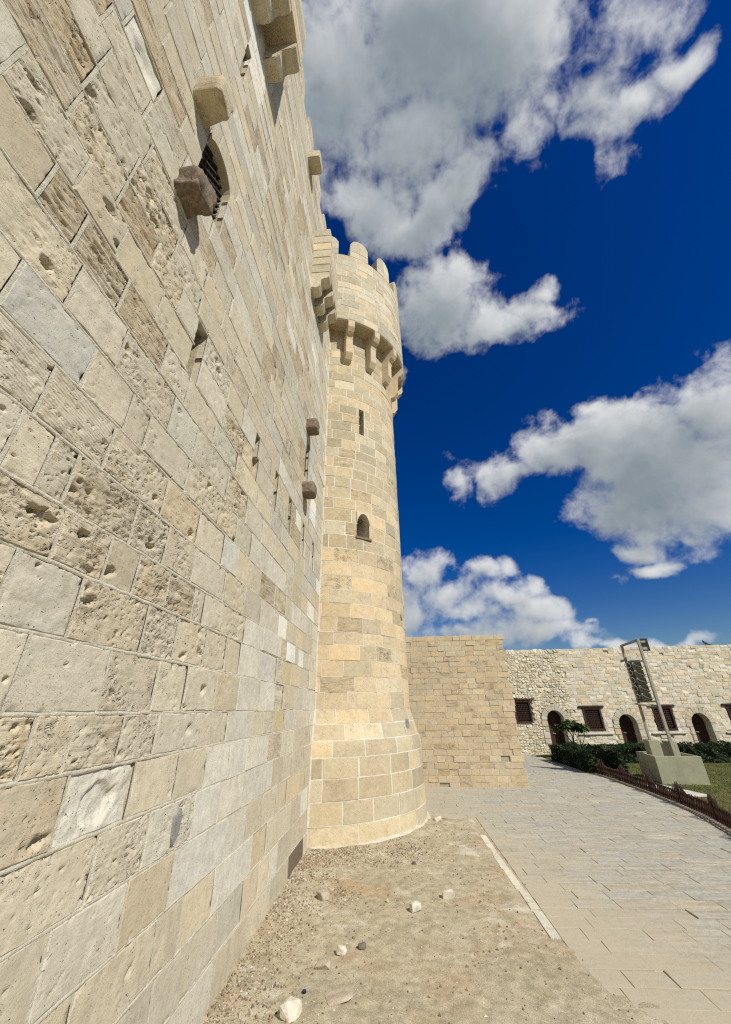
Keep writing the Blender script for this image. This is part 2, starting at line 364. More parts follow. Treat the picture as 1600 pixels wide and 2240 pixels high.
def mesh_q(name, Vv, Q, mat, col=None, par=None, smooth=None):
    """quads-only mesh from numpy arrays; a quad whose last two indices agree is a triangle"""
    me = bpy.data.meshes.new(name); n = len(Vv); Q = np.asarray(Q, np.int32)
    me.vertices.add(n); me.vertices.foreach_set('co', np.asarray(Vv, np.float32).ravel())
    tri = Q[:, 2] == Q[:, 3]
    tot = np.where(tri, 3, 4); st = np.concatenate(([0], np.cumsum(tot)[:-1])).astype(np.int32)
    keep = np.ones(Q.shape, bool); keep[tri, 3] = False
    idx = Q[keep]
    me.loops.add(len(idx)); me.loops.foreach_set('vertex_index', idx.astype(np.int32))
    me.polygons.add(len(Q)); me.polygons.foreach_set('loop_start', st)
    if smooth is not None: me.polygons.foreach_set('use_smooth', np.asarray(smooth, bool))
    else: me.polygons.foreach_set('use_smooth', np.zeros(len(Q), bool))
    me.update(calc_edges=True)
    for nm, a in (('col', col), ('par', par)):
        if a is None: continue
        a = np.asarray(a, np.float32)
        if a.ndim == 1: a = np.tile(a, (n, 1))
        at = me.attributes.new(nm, 'FLOAT_COLOR', 'POINT'); at.data.foreach_set('color', a.ravel())
    if mat is not None: me.materials.append(mat)
    return me


class MB:
    """collects simple shapes into one mesh"""
    def __init__(s): s.v = []; s.q = []; s.c = []
    def add(s, vs, qs, col=None):
        o = len(s.v); s.v += [tuple(p) for p in vs]
        s.q += [tuple(i+o for i in (q if len(q) == 4 else (q[0], q[1], q[2], q[2]))) for q in qs]
        if col is not None: s.c += [col]*len(vs)
        return s
    def box(s, x0, x1, y0, y1, z0, z1, M4=None, col=None):
        vs = [(x, y, z) for x in (x0, x1) for y in (y0, y1) for z in (z0, z1)]
        if M4 is not None: vs = [tuple(M4 @ Vector(p)) for p in vs]
        return s.add(vs, [(0, 1, 3, 2), (4, 6, 7, 5), (0, 4, 5, 1), (2, 3, 7, 6), (0, 2, 6, 4), (1, 5, 7, 3)], col)
    def bar(s, a, b, w, h=None, up=(0, 0, 1)):
        a, b = Vector(a), Vector(b); d = (b-a).normalized(); h = h or w
        r = d.cross(Vector(up)); r = r.normalized() if r.length > 1e-4 else Vector((1, 0, 0)); u = r.cross(d)
        vs = [p + r*(sx*w/2) + u*(sy*h/2) for p in (a, b) for sx, sy in ((-1, -1), (1, -1), (1, 1), (-1, 1))]
        return s.add(vs, [(0, 3, 2, 1), (4, 5, 6, 7), (0, 1, 5, 4), (1, 2, 6, 5), (2, 3, 7, 6), (3, 0, 4, 7)])
    def tube(s, pts, rad, n=6, cap=True):
        pts = [Vector(p) for p in pts]; rs = rad if hasattr(rad, '__len__') else [rad]*len(pts)
        vs = []; qs = []; prev = Vector((0.3, 0.2, 1))
        for i, p in enumerate(pts):
            d = (pts[min(i+1, len(pts)-1)] - pts[max(i-1, 0)]).normalized()
            a = d.cross(prev); a = a.normalized() if a.length > 1e-3 else d.orthogonal().normalized(); b = d.cross(a); 
            prev = a.cross(d) if False else prev
            vs += [p + (a*math.cos(k*2*math.pi/n) + b*math.sin(k*2*math.pi/n))*rs[i] for k in range(n)]
        for i in range(len(pts)-1):
            for k in range(n):
                qs.append((i*n+k, i*n+(k+1) % n, (i+1)*n+(k+1) % n, (i+1)*n+k))
        if cap:
            for base, rev in ((0, True), ((len(pts)-1)*n, False)):
                for k in range(1, n-1):
                    q = (base, base+k, base+k+1); qs.append(q[::-1] if rev else q)
        return s.add(vs, qs)
    def prism(s, poly, axis_fn, w0, w1):
        """extrude a 2-D polygon; axis_fn(u,v,w) -> xyz"""
        n = len(poly); vs = [axis_fn(u, v, w) for w in (w0, w1) for u, v in poly]
        qs = [(k, (k+1) % n, n+(k+1) % n, n+k) for k in range(n)]
        for a, b, c in tessellate_polygon([[Vector((u, v, 0)) for u, v in poly]]): qs += [(a, c, b), (n+a, n+b, n+c)]
        return s.add(vs, qs)
    def mesh(s, name, mat, col=None, par=None, smooth=False):
        me = mesh_q(name, np.array(s.v), np.array(s.q), mat, np.array(s.c) if s.c else col, par, [smooth]*len(s.q))
        bm = bmesh.new(); bm.from_mesh(me); bmesh.ops.recalc_face_normals(bm, faces=bm.faces); bm.to_mesh(me); bm.free()
        return me


def bevelled(me, w, seg=1):
    bm = bmesh.new(); bm.from_mesh(me); bmesh.ops.remove_doubles(bm, verts=bm.verts, dist=1e-5)
    bmesh.ops.bevel(bm, geom=bm.edges[:], offset=w, segments=seg, affect='EDGES', clamp_overlap=True); bm.to_mesh(me); bm.free(); return me


# numpy value noise
_L = rng.random((256, 256))
def vnoise(x, y):
    xi = np.floor(x).astype(int); yi = np.floor(y).astype(int); fx = x-xi; fy = y-yi
    fx = fx*fx*(3-2*fx); fy = fy*fy*(3-2*fy); g = lambda a, b: _L[a % 256, b % 256]
    return (g(xi, yi)*(1-fx)+g(xi+1, yi)*fx)*(1-fy) + (g(xi, yi+1)*(1-fx)+g(xi+1, yi+1)*fx)*fy
def fbm(x, y, o=5, r=.55):
    s = 0; a = 1; t = 0
    for i in range(o):
        s = s + a*vnoise(x*2**i+17.3*i, y*2**i+9.1*i); t += a; a *= r
    return s/t


_topo = {}
def topo(nu, nv):
    k = (nu, nv)
    if k in _topo: return _topo[k]
    I = lambda i, j: i*(nv+1)+j
    q = [(I(i, j), I(i+1, j), I(i+1, j+1), I(i, j+1)) for i in range(nu) for j in range(nv)]
    ring = [I(i, 0) for i in range(nu)] + [I(nu, j) for j in range(nv)] + [I(i, nv) for i in range(nu, 0, -1)] + [I(0, j) for j in range(nv, 0, -1)]
    n0 = (nu+1)*(nv+1); m = len(ring)
    for l in (0, 1): q += [(n0+l*m+i, n0+(l+1)*m+i, n0+(l+1)*m+(i+1) % m, n0+l*m+(i+1) % m) for i in range(m)]
    _topo[k] = (np.array(q), np.array(ring), nu*nv); return _topo[k]


def stone_piece(fmap, u0, u1, v0, v1, kind='s', res=None, gap=.006, bev=.006, depth=.10, proud=0.0, wob=.004, glob=False):
    """one dressed stone: front grid with relief, arrises, sides running back into the wall. Returns verts, quads, smooth"""
    u0 += gap; u1 -= gap; v0 += gap; v1 -= gap
    lu, lv = u1-u0, v1-v0
    bev = min(bev, lu*.2, lv*.2)
    if res is None: nu, nv = 1, 1
    else: nu, nv = max(2, int(lu/res)), max(2, int(lv/res))
    U, Vv = np.meshgrid(np.linspace(bev, lu-bev, nu+1), np.linspace(bev, lv-bev, nv+1), indexing='ij'); W = np.zeros_like(U)
    sx, sy = rng.random()*200, rng.random()*200
    if res is not None:
        a = fbm(U*5+sx, Vv*5+sy, 4); er = fbm(U*14+sy, Vv*14+sx, 5, .66)
        if kind in 'sgtyWo': W += (a-.5)*.006 + (er-.5)*.004
        elif kind in 'de': W += (a-.5)*.016 + (er-.5)*.008
        elif kind == 'c': W += (a-.5)*.008 + (er-.5)*.004
        elif kind in 'bkB':
            bd = fbm(U*5+sx, Vv*42+sy, 5, .66); W -= np.clip(bd-.44, 0, 1)*.08*np.clip(a*2.6-.6, 0, 1) + (.5-er)*.012
        elif kind in 'pv': W += (a-.5)*.010 - np.clip(er-.54, 0, 1)*.030
        elif kind == 'q': W += (a-.5)*.012 + (er-.5)*.005
        elif kind == 'w': W += -.010 + (a-.5)*.022 + (er-.5)*.024 - .05*np.clip(1-((U/lu-.5)/.28)**2-((Vv/lv-.45)/.33)**2+(er-.5)*2, 0, .5)
        elif kind == 'h':
            bd = fbm(U*7+sx, Vv*20+sy, 6, .7); W += -np.clip(bd-.40, 0, 1)*.065*np.clip(a*3.0-.95, 0, 1) - np.clip(er-.53, 0, 1)*.035 + .003
        dens = {'p': 850, 'h': 950, 'v': 500, 's': 60, 'k': 100, 'b': 420, 'q': 170, 'w': 60, 'd': 35, 't': 22, 'c': 30, 'g': 8, 'e': 20, 'o': 20}.get(kind, 0)
        ge = np.zeros_like(U)
        if glob:
            gu, gv = u0+U, v0+Vv; ge = np.clip((fbm(gu*1.5+31, gv*1.9+12, 5, .6)-.575)*5.5, 0, 1)
            W -= ge*np.clip(fbm(gu*13, gv*22, 5, .68)-.47, 0, 1)*.045
        if res < .02:
            cl = fbm(U*3.1+sy, Vv*3.1+sx, 3); cl = np.maximum(cl, ge*.75); dens = dens+(700 if kind != 'q' else 0)*float(ge.mean())
            for _ in range(int(dens*lu*lv)):
                i, j = int(rng.integers(nu+1)), int(rng.integers(nv+1))
                if rng.random() > (cl[i, j]-.30)*2.6: continue
                big = rng.random() < {'q': .16, 'h': .015, 'p': .006, 'v': .012, 's': .03, 'w': .10}.get(kind, 0)
                ra = rng.uniform(.025, .05) if big else .0042+rng.gamma(1.6, .0022)
                rb = ra*rng.uniform(.35, .8); dp = rng.uniform(.035, .055) if big else min(ra*2.2, .028)
                k = int(ra*2.2/res)+2; i0, i1, j0, j1 = max(0, i-k), min(nu+1, i+k+1), max(0, j-k), min(nv+1, j+k+1)
                th = rng.normal(0.15, .35); c_, s_ = math.cos(th), math.sin(th); su, sv, se = U[i0:i1, j0:j1]-U[i, j], Vv[i0:i1, j0:j1]-Vv[i, j], er[i0:i1, j0:j1]
                r2 = ((su*c_+sv*s_)/ra)**2 + ((-su*s_+sv*c_)/rb)**2 + (se-.5)*(5.0 if big else 2.0)
                W[i0:i1, j0:j1] -= dp*np.clip(1.1-r2, 0, 1)**.45
        eu = np.minimum(U, lu-U); ev = np.minimum(Vv, lv-Vv); k = np.clip(np.minimum(eu, ev)/.025, 0, 1)
        if kind in 'phqvb': W = np.where(W < 0, W*(.40+.60*k), W)
        if res < .03: W -= np.clip(fbm(U*16+sx+5, Vv*16+sy+9, 4, .6)-(.60 if kind in 'gWy' else .55), 0, 1)*.06*np.clip(1-np.minimum(eu, ev)/.025, 0, 1)
    if wob:
        du = (fbm(U*9+sx, Vv*9+3, 2)-.5)*wob*2; dv = (fbm(U*9+5, Vv*9+sy, 2)-.5)*wob*2; tl, tm = rng.normal(0, .003), rng.normal(0, .003)
        W = W + (U/lu-.5)*tl + (Vv/lv-.5)*tm
        U, Vv = U+du, Vv+dv
    W = W + proud
    q, ring, nf = topo(nu, nv)
    fu, fv, fw = (u0+U).ravel(), (v0+Vv).ravel(), W.ravel()
    n0 = len(fu); m = len(ring); ru, rv, rw = fu[ring], fv[ring], fw[ring]
    ii, jj = ring//(nv+1), ring % (nv+1)
    ou = ru-bev*(ii == 0)+bev*(ii == nu); ov = rv-bev*(jj == 0)+bev*(jj == nv); ow = rw-bev
    fu = np.concatenate((fu, ru, ou, ou)); fv = np.concatenate((fv, rv, ov, ov)); fw = np.concatenate((fw, rw, ow, np.full(m, -depth)))
    sm = np.zeros(len(q), bool); sm[:nf] = res is not None
    return fmap(fu, fv, fw), q, sm


KCOL = dict(s=(.53, .485, .38), g=(.545, .515, .435), t=(.50, .45, .34), p=(.515, .465, .36), h=(.51, .455, .345), q=(.495, .435, .325), w=(.60, .57, .48),
            W=(.65, .64, .585), b=(.465, .405, .30), c=(.515, .475, .38), d=(.49, .46, .385), v=(.54, .495, .39), y=(.53, .45, .28), k=(.48, .425, .315), B=(.17, .13, .095), o=(.57, .49, .36), e=(.45, .41, .31))
KPAR = dict(s=(.15, .25, 0), g=(.05, .05, .1), t=(.1, .35, 0), p=(.35, .45, 0), h=(.6, .7, 0), q=(.2, .5, 0), w=(.1, .1, 0), W=(0, 0, 0), b=(1, .9, 0), c=(.4, .2, 1), d=(.15, .3, 0), v=(.3, .3, 0), y=(.1, .2, 0), k=(1, .3, 0), B=(.6, .4, 0), o=(.2, .35, 0), e=(.4, .2, 0))
KERO = dict(s=.35, g=.1, t=.25, p=.9, h=1.0, q=.5, w=.5, W=.1, b=.8, c=.3, d=.3, v=.8, y=.2, k=.5, B=.5, o=.35, e=.3)


def stone_attrs(kind, var=.06):
    k = 1+rng.normal(0, var); w = rng.normal(0, .02)
    c = KCOL[kind]; p = KPAR[kind]
    return (np.clip([c[0]*k*(1+w), c[1]*k, c[2]*k*(1-w*1.5), KERO[kind]], 0, 1), np.array([p[0], rng.random(), p[1], p[2]]))


def project(P):
    d = np.asarray(P)-CAM; z = d@cF; z = np.where(z < .05, .05, z)
    return .5 + FPX*(d@cR)/z, .5 - FPX*(d@cU)/z/(1024/731), (np.asarray(P)-CAM)@cF


def screen_area(P):
    """how large a piece shows in the picture (0 when out of frame)"""
    x, y, z = project(P)
    if (z < .05).any(): return 0
    x = np.clip(x, 0, 1); y = np.clip(y, 0, 1)
    return (x.max()-x.min())*(y.max()-y.min())


def joint_strips(parent, specs, mat, name='mortar_joint', back=.07, face=-.003, extra=.003, curved=False):
    """pointing: a strip of mortar along the bed and one end of every stone"""
    AV, AQ, off = [], [], 0
    for s in specs:
        g = s.get('gap', .006)+extra
        for (a, b, c, d) in ((s['u0']-g, s['u1']+g, s['v0']-g, s['v0']+g), (s['u0']-g, s['u0']+g, s['v0'], s['v1'])):
            k = max(1, int((b-a)/(.12 if curved else .06 if s.get('res') and s['res'] < .02 else .5))); u = np.linspace(a, b, k+1); n = k+1
            j = (rng.random(n)-.5)*.007 if k > 1 else 0
            f = face+float(rng.normal(0, .0012))
            P = np.concatenate([s['fmap'](u, np.full(n, vv)+j, np.full(n, ww)) for vv, ww in ((c, -back), (c, f-.003), (c+.35*(d-c), f), (d-.35*(d-c), f), (d, f-.003), (d, -back))])
            q = np.array([(r*n+i, r*n+i+1, (r+1)*n+i+1, (r+1)*n+i) for r in range(5) for i in range(k)])
            AV.append(P); AQ.append(q+off); off += len(P)
    o = obj(name, mesh_q(name, np.concatenate(AV), np.concatenate(AQ), mat), None, parent); o['kind'] = 'stuff'
    return o


def emit_pieces(parent, specs, name, mat, stuff_name, limit=300):
    """specs: list of dict(fmap,u0,u1,v0,v1,kind,...). The largest in the picture become parts, the rest one joined part"""
    for s in specs:
        us = np.array([s['u0'], s['u1'], s['u1'], s['u0']]); vs = np.array([s['v0'], s['v0'], s['v1'], s['v1']])
        s['area'] = screen_area(s['fmap'](us, vs, np.zeros(4)))
    specs.sort(key=lambda s: -s['area'])
    AV, AQ, AS, AC, AP, off = [], [], [], [], [], 0
    for i, s in enumerate(specs):
        kw = {k: v for k, v in s.items() if k in ('kind', 'res', 'gap', 'bev', 'depth', 'proud', 'wob', 'glob')}
        Vv, q, sm = stone_piece(s['fmap'], s['u0'], s['u1'], s['v0'], s['v1'], **kw)
        c, p = stone_attrs(s['kind'], s.get('var', .06))
        if 'tint' in s: c[:3] *= s['tint']
        if s.get('glob'):
            ge = np.clip((fbm(Vv[:, 1]*1.5+31, Vv[:, 2]*1.9+12, 5, .6)-.575)*5.5, 0, 1); c = np.tile(c, (len(Vv), 1)); c[:, 3] = np.clip(c[:, 3]*.65+ge*.6, 0, 1)
        if i < limit and s['area'] > 0: obj(name, mesh_q(name, Vv, q, mat, c, p, sm), None, parent)
        else:
            AV.append(Vv); AQ.append(q+off); AS.append(sm); AC.append(np.tile(c, (len(Vv), 1)) if c.ndim == 1 else c); AP.append(np.tile(p, (len(Vv), 1))); off += len(Vv)
    if AV:
        o = obj(stuff_name, mesh_q(stuff_name, np.concatenate(AV), np.concatenate(AQ), mat, np.concatenate(AC), np.concatenate(AP), np.concatenate(AS)), None, parent)
        o['kind'] = 'stuff'

build_clouds()

# ================================================================== castle wall (left)
def wall_core(fmap, u0, u1, v0, v1, ops, wf, thick, vx=()):
    """solid wall with real recesses. ops: dicts u0,u1,v0,v1,depth[,slope]"""
    mb = MB(); f = lambda u, v, w: tuple(float(c) for c in np.ravel(fmap(np.array([u]), np.array([v]), np.array([w]))))
    us = sorted({u0, u1, *[o['u0'] for o in ops], *[o['u1'] for o in ops]}); vs = sorted({v0, v1, *vx, *[o['v0'] for o in ops], *[o['v1'] for o in ops]})
    us = [a for a in us if u0 <= a <= u1]; vs = [a for a in vs if v0 <= a <= v1]
    for a, b in zip(us, us[1:]):
        for c, d in zip(vs, vs[1:]):
            mu, mv = (a+b)/2, (c+d)/2
            if any(o['u0'] < mu < o['u1'] and o['v0'] < mv < o['v1'] for o in ops): continue
            k = max(1, int((b-a)/.25)) if getattr(fmap, 'curved', False) else 1
            for i in range(k):
                p, q = a+(b-a)*i/k, a+(b-a)*(i+1)/k
                mb.add([f(p, c, wf), f(q, c, wf), f(q, d, wf), f(p, d, wf)], [(0, 1, 2, 3)])
    for o in ops:
        a, b, c, d, dp, sl = o['u0'], o['u1'], o['v0'], o['v1'], o['depth'], o.get('slope', 0.0)
        P = [f(a, c, wf), f(b, c, wf), f(b, d, wf), f(a, d, wf), f(a, c+sl, -dp), f(b, c+sl, -dp), f(b, d, -dp), f(a, d, -dp)]
        mb.add(P, [(0, 4, 5, 1), (1, 5, 6, 2), (2, 6, 7, 3), (3, 7, 4, 0), (4, 7, 6, 5)])
    if thick:
        P = [f(u, v, w) for w in (wf, -thick) for u, v in ((u0, v0), (u1, v0), (u1, v1), (u0, v1))]
        mb.add(P, [(4, 7, 6, 5), (0, 4, 5, 1), (1, 5, 6, 2), (2, 6, 7, 3), (3, 7, 4, 0)])
    return mb


def raw_mesh(mb, name, mat): return mesh_q(name, np.array(mb.v), np.array(mb.q), mat)


def subtract(a, b, cuts):
    """interval minus cuts"""
    out = [(a, b)]
    for c, d in cuts:
        nx = []
        for x, y in out:
            if d <= x or c >= y: nx.append((x, y)); continue
            if c-x > .03: nx.append((x, c))
            if y-d > .03: nx.append((d, y))
        out = nx
    return out


wmap = lambda u, v, w: np.stack([w, u, v], -1)
WZ = [-.36, -.04, .28, .595, .913, 1.23, 1.535, 1.838, 2.096, 2.424, 2.745, 3.02, 3.33, 3.65, 3.965, 4.31, 4.62, 4.945, 5.25]
while WZ[-1] < 15.4: WZ.append(round(WZ[-1]+.31, 3))
WTOP = WZ[-1]
WY0, WY1 = -2.6, 8.40
ROWS = {   # course -> joints (y, look of the stone that starts there)
-7: [(2.6, 's'), (3.5, 's'), (4.4, 't'), (5.2, 's'), (6.0, 't'), (6.85, 'B'), (7.8, 's')],
-6: [(3.4, 't'), (4.38, 's'), (4.99, 't'), (5.47, 's')],
-5: [(2.59, 's'), (3.32, 't'), (3.65, 't'), (4.2, 'g'), (5.15, 't'), (5.65, 't'), (6.21, 't'), (6.81, 't')],
-4: [(2.3, 's'), (2.87, 't'), (3.4, 'g'), (4.33, 'g'), (4.89, 't'), (5.4, 't'), (5.96, 't'), (6.48, 't'), (7.26, 't')],
-3: [(1.6, 's'), (2.49, 'p'), (2.97, 'v'), (3.59, 'g'), (4.08, 'g'), (4.67, 'g'), (5.69, 't'), (6.2, 't'), (6.7, 't'), (7.51, 't')],
-2: [(1.6, 'q'), (2.15, 'w'), (2.69, 's'), (3.22, 't'), (3.69, 'g'), (4.2, 'g'), (4.67, 'g'), (5.42, 'h'), (6.02, 's'), (6.71, 't'), (7.48, 't')],
-1: [(1.4, 'h'), (1.84, 'p'), (2.08, 'h'), (2.47, 'p'), (2.84, 's'), (3.49, 't'), (4.03, 'g'), (4.75, 't'), (5.14, 'p'), (5.62, 'y'), (6.07, 'g'), (6.87, 'g')],
0: [(1.3, 's'), (1.66, 's'), (2.21, 'p'), (2.71, 's'), (3.12, 's'), (3.67, 't'), (4.21, 'g'), (4.89, 'g'), (5.53, 'h'), (5.94, 't'), (6.57, 't'), (7.23, 'g')],
1: [(.95, 'd'), (1.45, 'd'), (1.85, 'p'), (2.45, 'p'), (2.84, 's'), (3.33, 't'), (3.77, 't'), (4.14, 'g'), (4.74, 'g'), (5.49, 'h'), (5.79, 'y'), (6.3, 't'), (6.88, 't'), (7.6, 's')],
2: [(1.0, 'h'), (1.61, 'h'), (1.96, 'q'), (2.24, 'h'), (2.61, 'b'), (3.0, 's'), (3.19, 's'), (3.58, 't'), (4.17, 'g'), (4.81, 'g'), (5.62, 'h'), (5.95, 'W'), (6.45, 't'), (6.71, 'W'), (7.09, 't')],
3: [(.8, 's'), (1.22, 's'), (1.41, 'p'), (1.56, 'h'), (2.09, 'h'), (2.47, 'p'), (2.89, 's'), (3.52, 't'), (4.07, 't'), (4.61, 'g'), (5.41, 'W'), (5.86, 's'), (6.48, 'y'), (6.91, 't')],
4: [(.7, 'c'), (1.26, 'c'), (1.72, 'p'), (2.32, 'p'), (2.85, 's'), (3.37, 'g'), (3.75, 't'), (4.19, 't'), (4.51, 'b'), (5.12, 'h'), (5.69, 't')],
5: [(.5, 's'), (.93, 'd'), (1.41, 's'), (1.77, 't'), (1.97, 's'), (2.53, 'p'), (3.16, 'h'), (3.6, 't'), (4.05, 'g'), (4.68, 'g'), (5.56, 'h')],
6: [(.6, 'v'), (1.16, 'd'), (1.56, 'p'), (2.16, 's'), (2.54, 's'), (3.23, 'h')],
7: [(.4, 't'), (.83, 'b'), (1.06, 'b'), (1.43, 'b'), (1.92, 'p'), (2.27, 's'), (2.8, 's')],
8: [(.5, 'p'), (.93, 'q'), (1.28, 't'), (1.72, 't'), (2.22, 'g')],
9: [(.3, 'b'), (.74, 'p'), (1.15, 'b'), (1.53, 'p'), (1.89, 's')],
10: [(.3, 'b'), (.72, 's'), (1.15, 'h'), (1.68, 'p')],
11: [(.3, 's'), (.72, 't'), (1.18, 'p'), (1.72, 's')],
12: [(.2, 'b'), (.6, 's'), (1.04, 's'), (1.51, 'h')],
13: [(.2, 'd'), (.68, 'w'), (1.07, 'h'), (1.47, 's')]}
SLITS = [(2.19, 2.36, 4.62, 5.25), (3.75, 3.90, 4.62, 5.25), (4.62, 4.78, 4.62, 5.25), (5.42, 5.58, 4.62, 5.25), (6.42, 6.57, 4.62, 5.25), (7.33, 7.48, 4.62, 5.25)]
zsnap = lambda z: min(WZ, key=lambda q: abs(q-z))
SLITS += [(1.66, 1.77, zsnap(9.4), zsnap(10.2)), (6.30, 6.55, zsnap(6.2), zsnap(7.1))]
WIN = (1.60, 2.12, zsnap(6.45), zsnap(7.4))
W_OPS = [dict(u0=a, u1=b, v0=c, v1=d, depth=.8, slope=.12) for a, b, c, d in SLITS] + [dict(u0=WIN[0], u1=WIN[1], v0=WIN[2], v1=WIN[3], depth=1.1)]
castle = obj('castle_wall', raw_mesh(wall_core(wmap, WY0, WY1, -.5, WTOP, W_OPS, -.075, 1.8), 'castle_wall', M['mortar_dim']))  # darker core mortar puts the shade of the slit recesses into the colour
tag(castle, 'tall weathered limestone castle wall with arrow slits rising along the left side', 'castle wall', kind='thing')

specs = []
rk = random.Random(3)
for i in range(len(WZ)-1):
    k = i-8; z0, z1 = WZ[i], WZ[i+1]
    js = list(ROWS.get(k, [])); 
    zm = (z0+z1)/2
    hi = 'sstttgppbbhcdds' if zm > 3.6 else 'ssttttgg'
    if zm > 8: hi = 'sssttttgggdbbh'
    if not js: js = [(rk.uniform(-.2, .4), rk.choice(hi))]
    y = js[0][0]
    while y > WY0:                                  # towards and behind the viewer
        y -= rk.uniform(.38, .75); js.insert(0, (max(y, WY0), rk.choice(hi)))
    while js[-1][0] < WY1-.75:
        js.append((js[-1][0]+rk.uniform(.36, .72), rk.choice(hi if js[-1][0] < 5.3 else hi.replace('h', 't').replace('b', 's')+'ggW')))
    js.append((WY1, 's'))
    cuts = [(o['u0'], o['u1']) for o in W_OPS if o['v0'] < zm < o['v1']]
    for (a, kd), (b, _) in zip(js, js[1:]):
        if b-a < .05: continue
        if zm > 10 and 1.25 < a < 2.1 and zm < 11.5: kd = 'W'
        for c, d in subtract(a, b, cuts):
            if d-c < .06: continue
            dist = math.dist((0, (c+d)/2, zm), CAM)
            res = .0075 if dist < 2.5 else .011 if dist < 3.3 else .017 if dist < 4.6 else .03 if dist < 6.5 else (.06 if kd in 'hbpq' and dist < 11 else None)
            if c < -.4: res = None
            specs.append(dict(fmap=wmap, u0=c, u1=d, v0=z0, v1=z1, kind=kd, res=res, gap=.0045 if kd in 'gW' else .0065, bev=.004 if kd in 'gWt' else .007, depth=.10,
                              proud=float(rng.normal(0, .0025)), wob=.002 if kd in 'gWt' else .006, glob=True, var=.042))
joint_strips(castle, specs, M['mortar'], face=-.0005, extra=.0035)
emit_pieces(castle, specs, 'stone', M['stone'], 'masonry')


def solid_stone(name, parent, x0, x1, y0, y1, z0, z1, kind='s', mat=None, rough=.02, seed=0, sub=3, bev=.02):
    """a hewn block with worn, uneven faces"""
    bm = bmesh.new(); bmesh.ops.create_cube(bm, size=1.0)
    for v in bm.verts: v.co = Vector(((x0+x1)/2+v.co.x*(x1-x0), (y0+y1)/2+v.co.y*(y1-y0), (z0+z1)/2+v.co.z*(z1-z0)))
    bmesh.ops.bevel(bm, geom=bm.edges[:], offset=min(bev, .24*min(x1-x0, y1-y0, z1-z0)), segments=2, affect='EDGES')
    bmesh.ops.subdivide_edges(bm, edges=bm.edges[:], cuts=sub-1 if sub > 1 else 1, use_grid_fill=True)
    co = np.array([v.co[:] for v in bm.verts]); p = co*9; c = np.array(((x0+x1)/2, (y0+y1)/2, (z0+z1)/2))
    nn = vnoise(p[:, 0]+p[:, 2]*1.3+seed, p[:, 1]+p[:, 2]*.7+seed)-.5; n2 = vnoise(p[:, 0]*3+seed, p[:, 1]*3+p[:, 2]*3)-.5
    dd = co-c; dd /= np.linalg.norm(dd, axis=1, keepdims=True)+1e-9; co = co+dd*(nn*rough*1.6+n2*rough*.6)[:, None]
    for v, q_ in zip(bm.verts, co): v.co = q_
    bmesh.ops.recalc_face_normals(bm, faces=bm.faces)
    me = bpy.data.meshes.new(name); bm.to_mesh(me); bm.free(); n = len(me.vertices)
    c, p = stone_attrs(kind)
    for nm, a in (('col', c), ('par', p)):
        at = me.attributes.new(nm, 'FLOAT_COLOR', 'POINT'); at.data.foreach_set('color', np.tile(a, (n, 1)).astype(np.float32).ravel())
    me.materials.append(mat or M['stone'])
    return obj(name, me, None, parent)


def worn_stone(name, parent, c, half, mat, seed, e=.42, rough=.022, kind=None):
    """rounded, weathered boulder-like block"""
    bm = bmesh.new(); bmesh.ops.create_icosphere(bm, subdivisions=4, radius=1.0)
    co = np.array([v.co[:] for v in bm.verts]); P = np.sign(co)*np.abs(co)**e; P /= (np.abs(P)**6).sum(1, keepdims=True)**(1/6)
    P = P*np.array(half); q = P*8; n = vnoise(q[:, 0]+q[:, 2]*1.3+seed, q[:, 1]+q[:, 2]*.7)-.5; n2 = vnoise(q[:, 0]*4+seed, q[:, 1]*4+q[:, 2]*4)-.5
    P = P+co*(n*rough*2+n2*rough*.7)[:, None]+np.array(c)
    for v, k in zip(bm.verts, P): v.co = k
    for f in bm.faces: f.smooth = True
    me = bpy.data.meshes.new(name); bm.to_mesh(me); bm.free(); n = len(me.vertices); c_, p_ = stone_attrs(kind or 's')
    for nm, a in (('col', c_), ('par', p_)):
        at = me.attributes.new(nm, 'FLOAT_COLOR', 'POINT'); at.data.foreach_set('color', np.tile(a, (n, 1)).astype(np.float32).ravel())
    me.materials.append(mat); return obj(name, me, None, parent)


# projecting stones
o = worn_stone('corbel_stone', castle, (.10, 1.37, 7.32), (.18, .135, .18), M['stone'], 3, .30, .024, 'k'); o['label'] = 'pale projecting stone above the grated window'
o = worn_stone('corbel_stone', castle, (.07, 1.57, 6.05), (.145, .14, .145), M['granite'], 9, .5, .03); o['label'] = 'brown granite stone projecting below the grated window'
solid_stone('corbel_stone', castle, -.05, .30, 4.42, 4.80, 14.45, 14.82, 's', seed=5)
for y, z, k in ((6.28, 7.38, 1), (6.30, 5.86, 2)):      # granite column drums laid through the wall
    worn_stone('column_drum', castle, (.08, y, z), (.155, .15, .145), M['granite'], k*5, .6, .016)
o = None
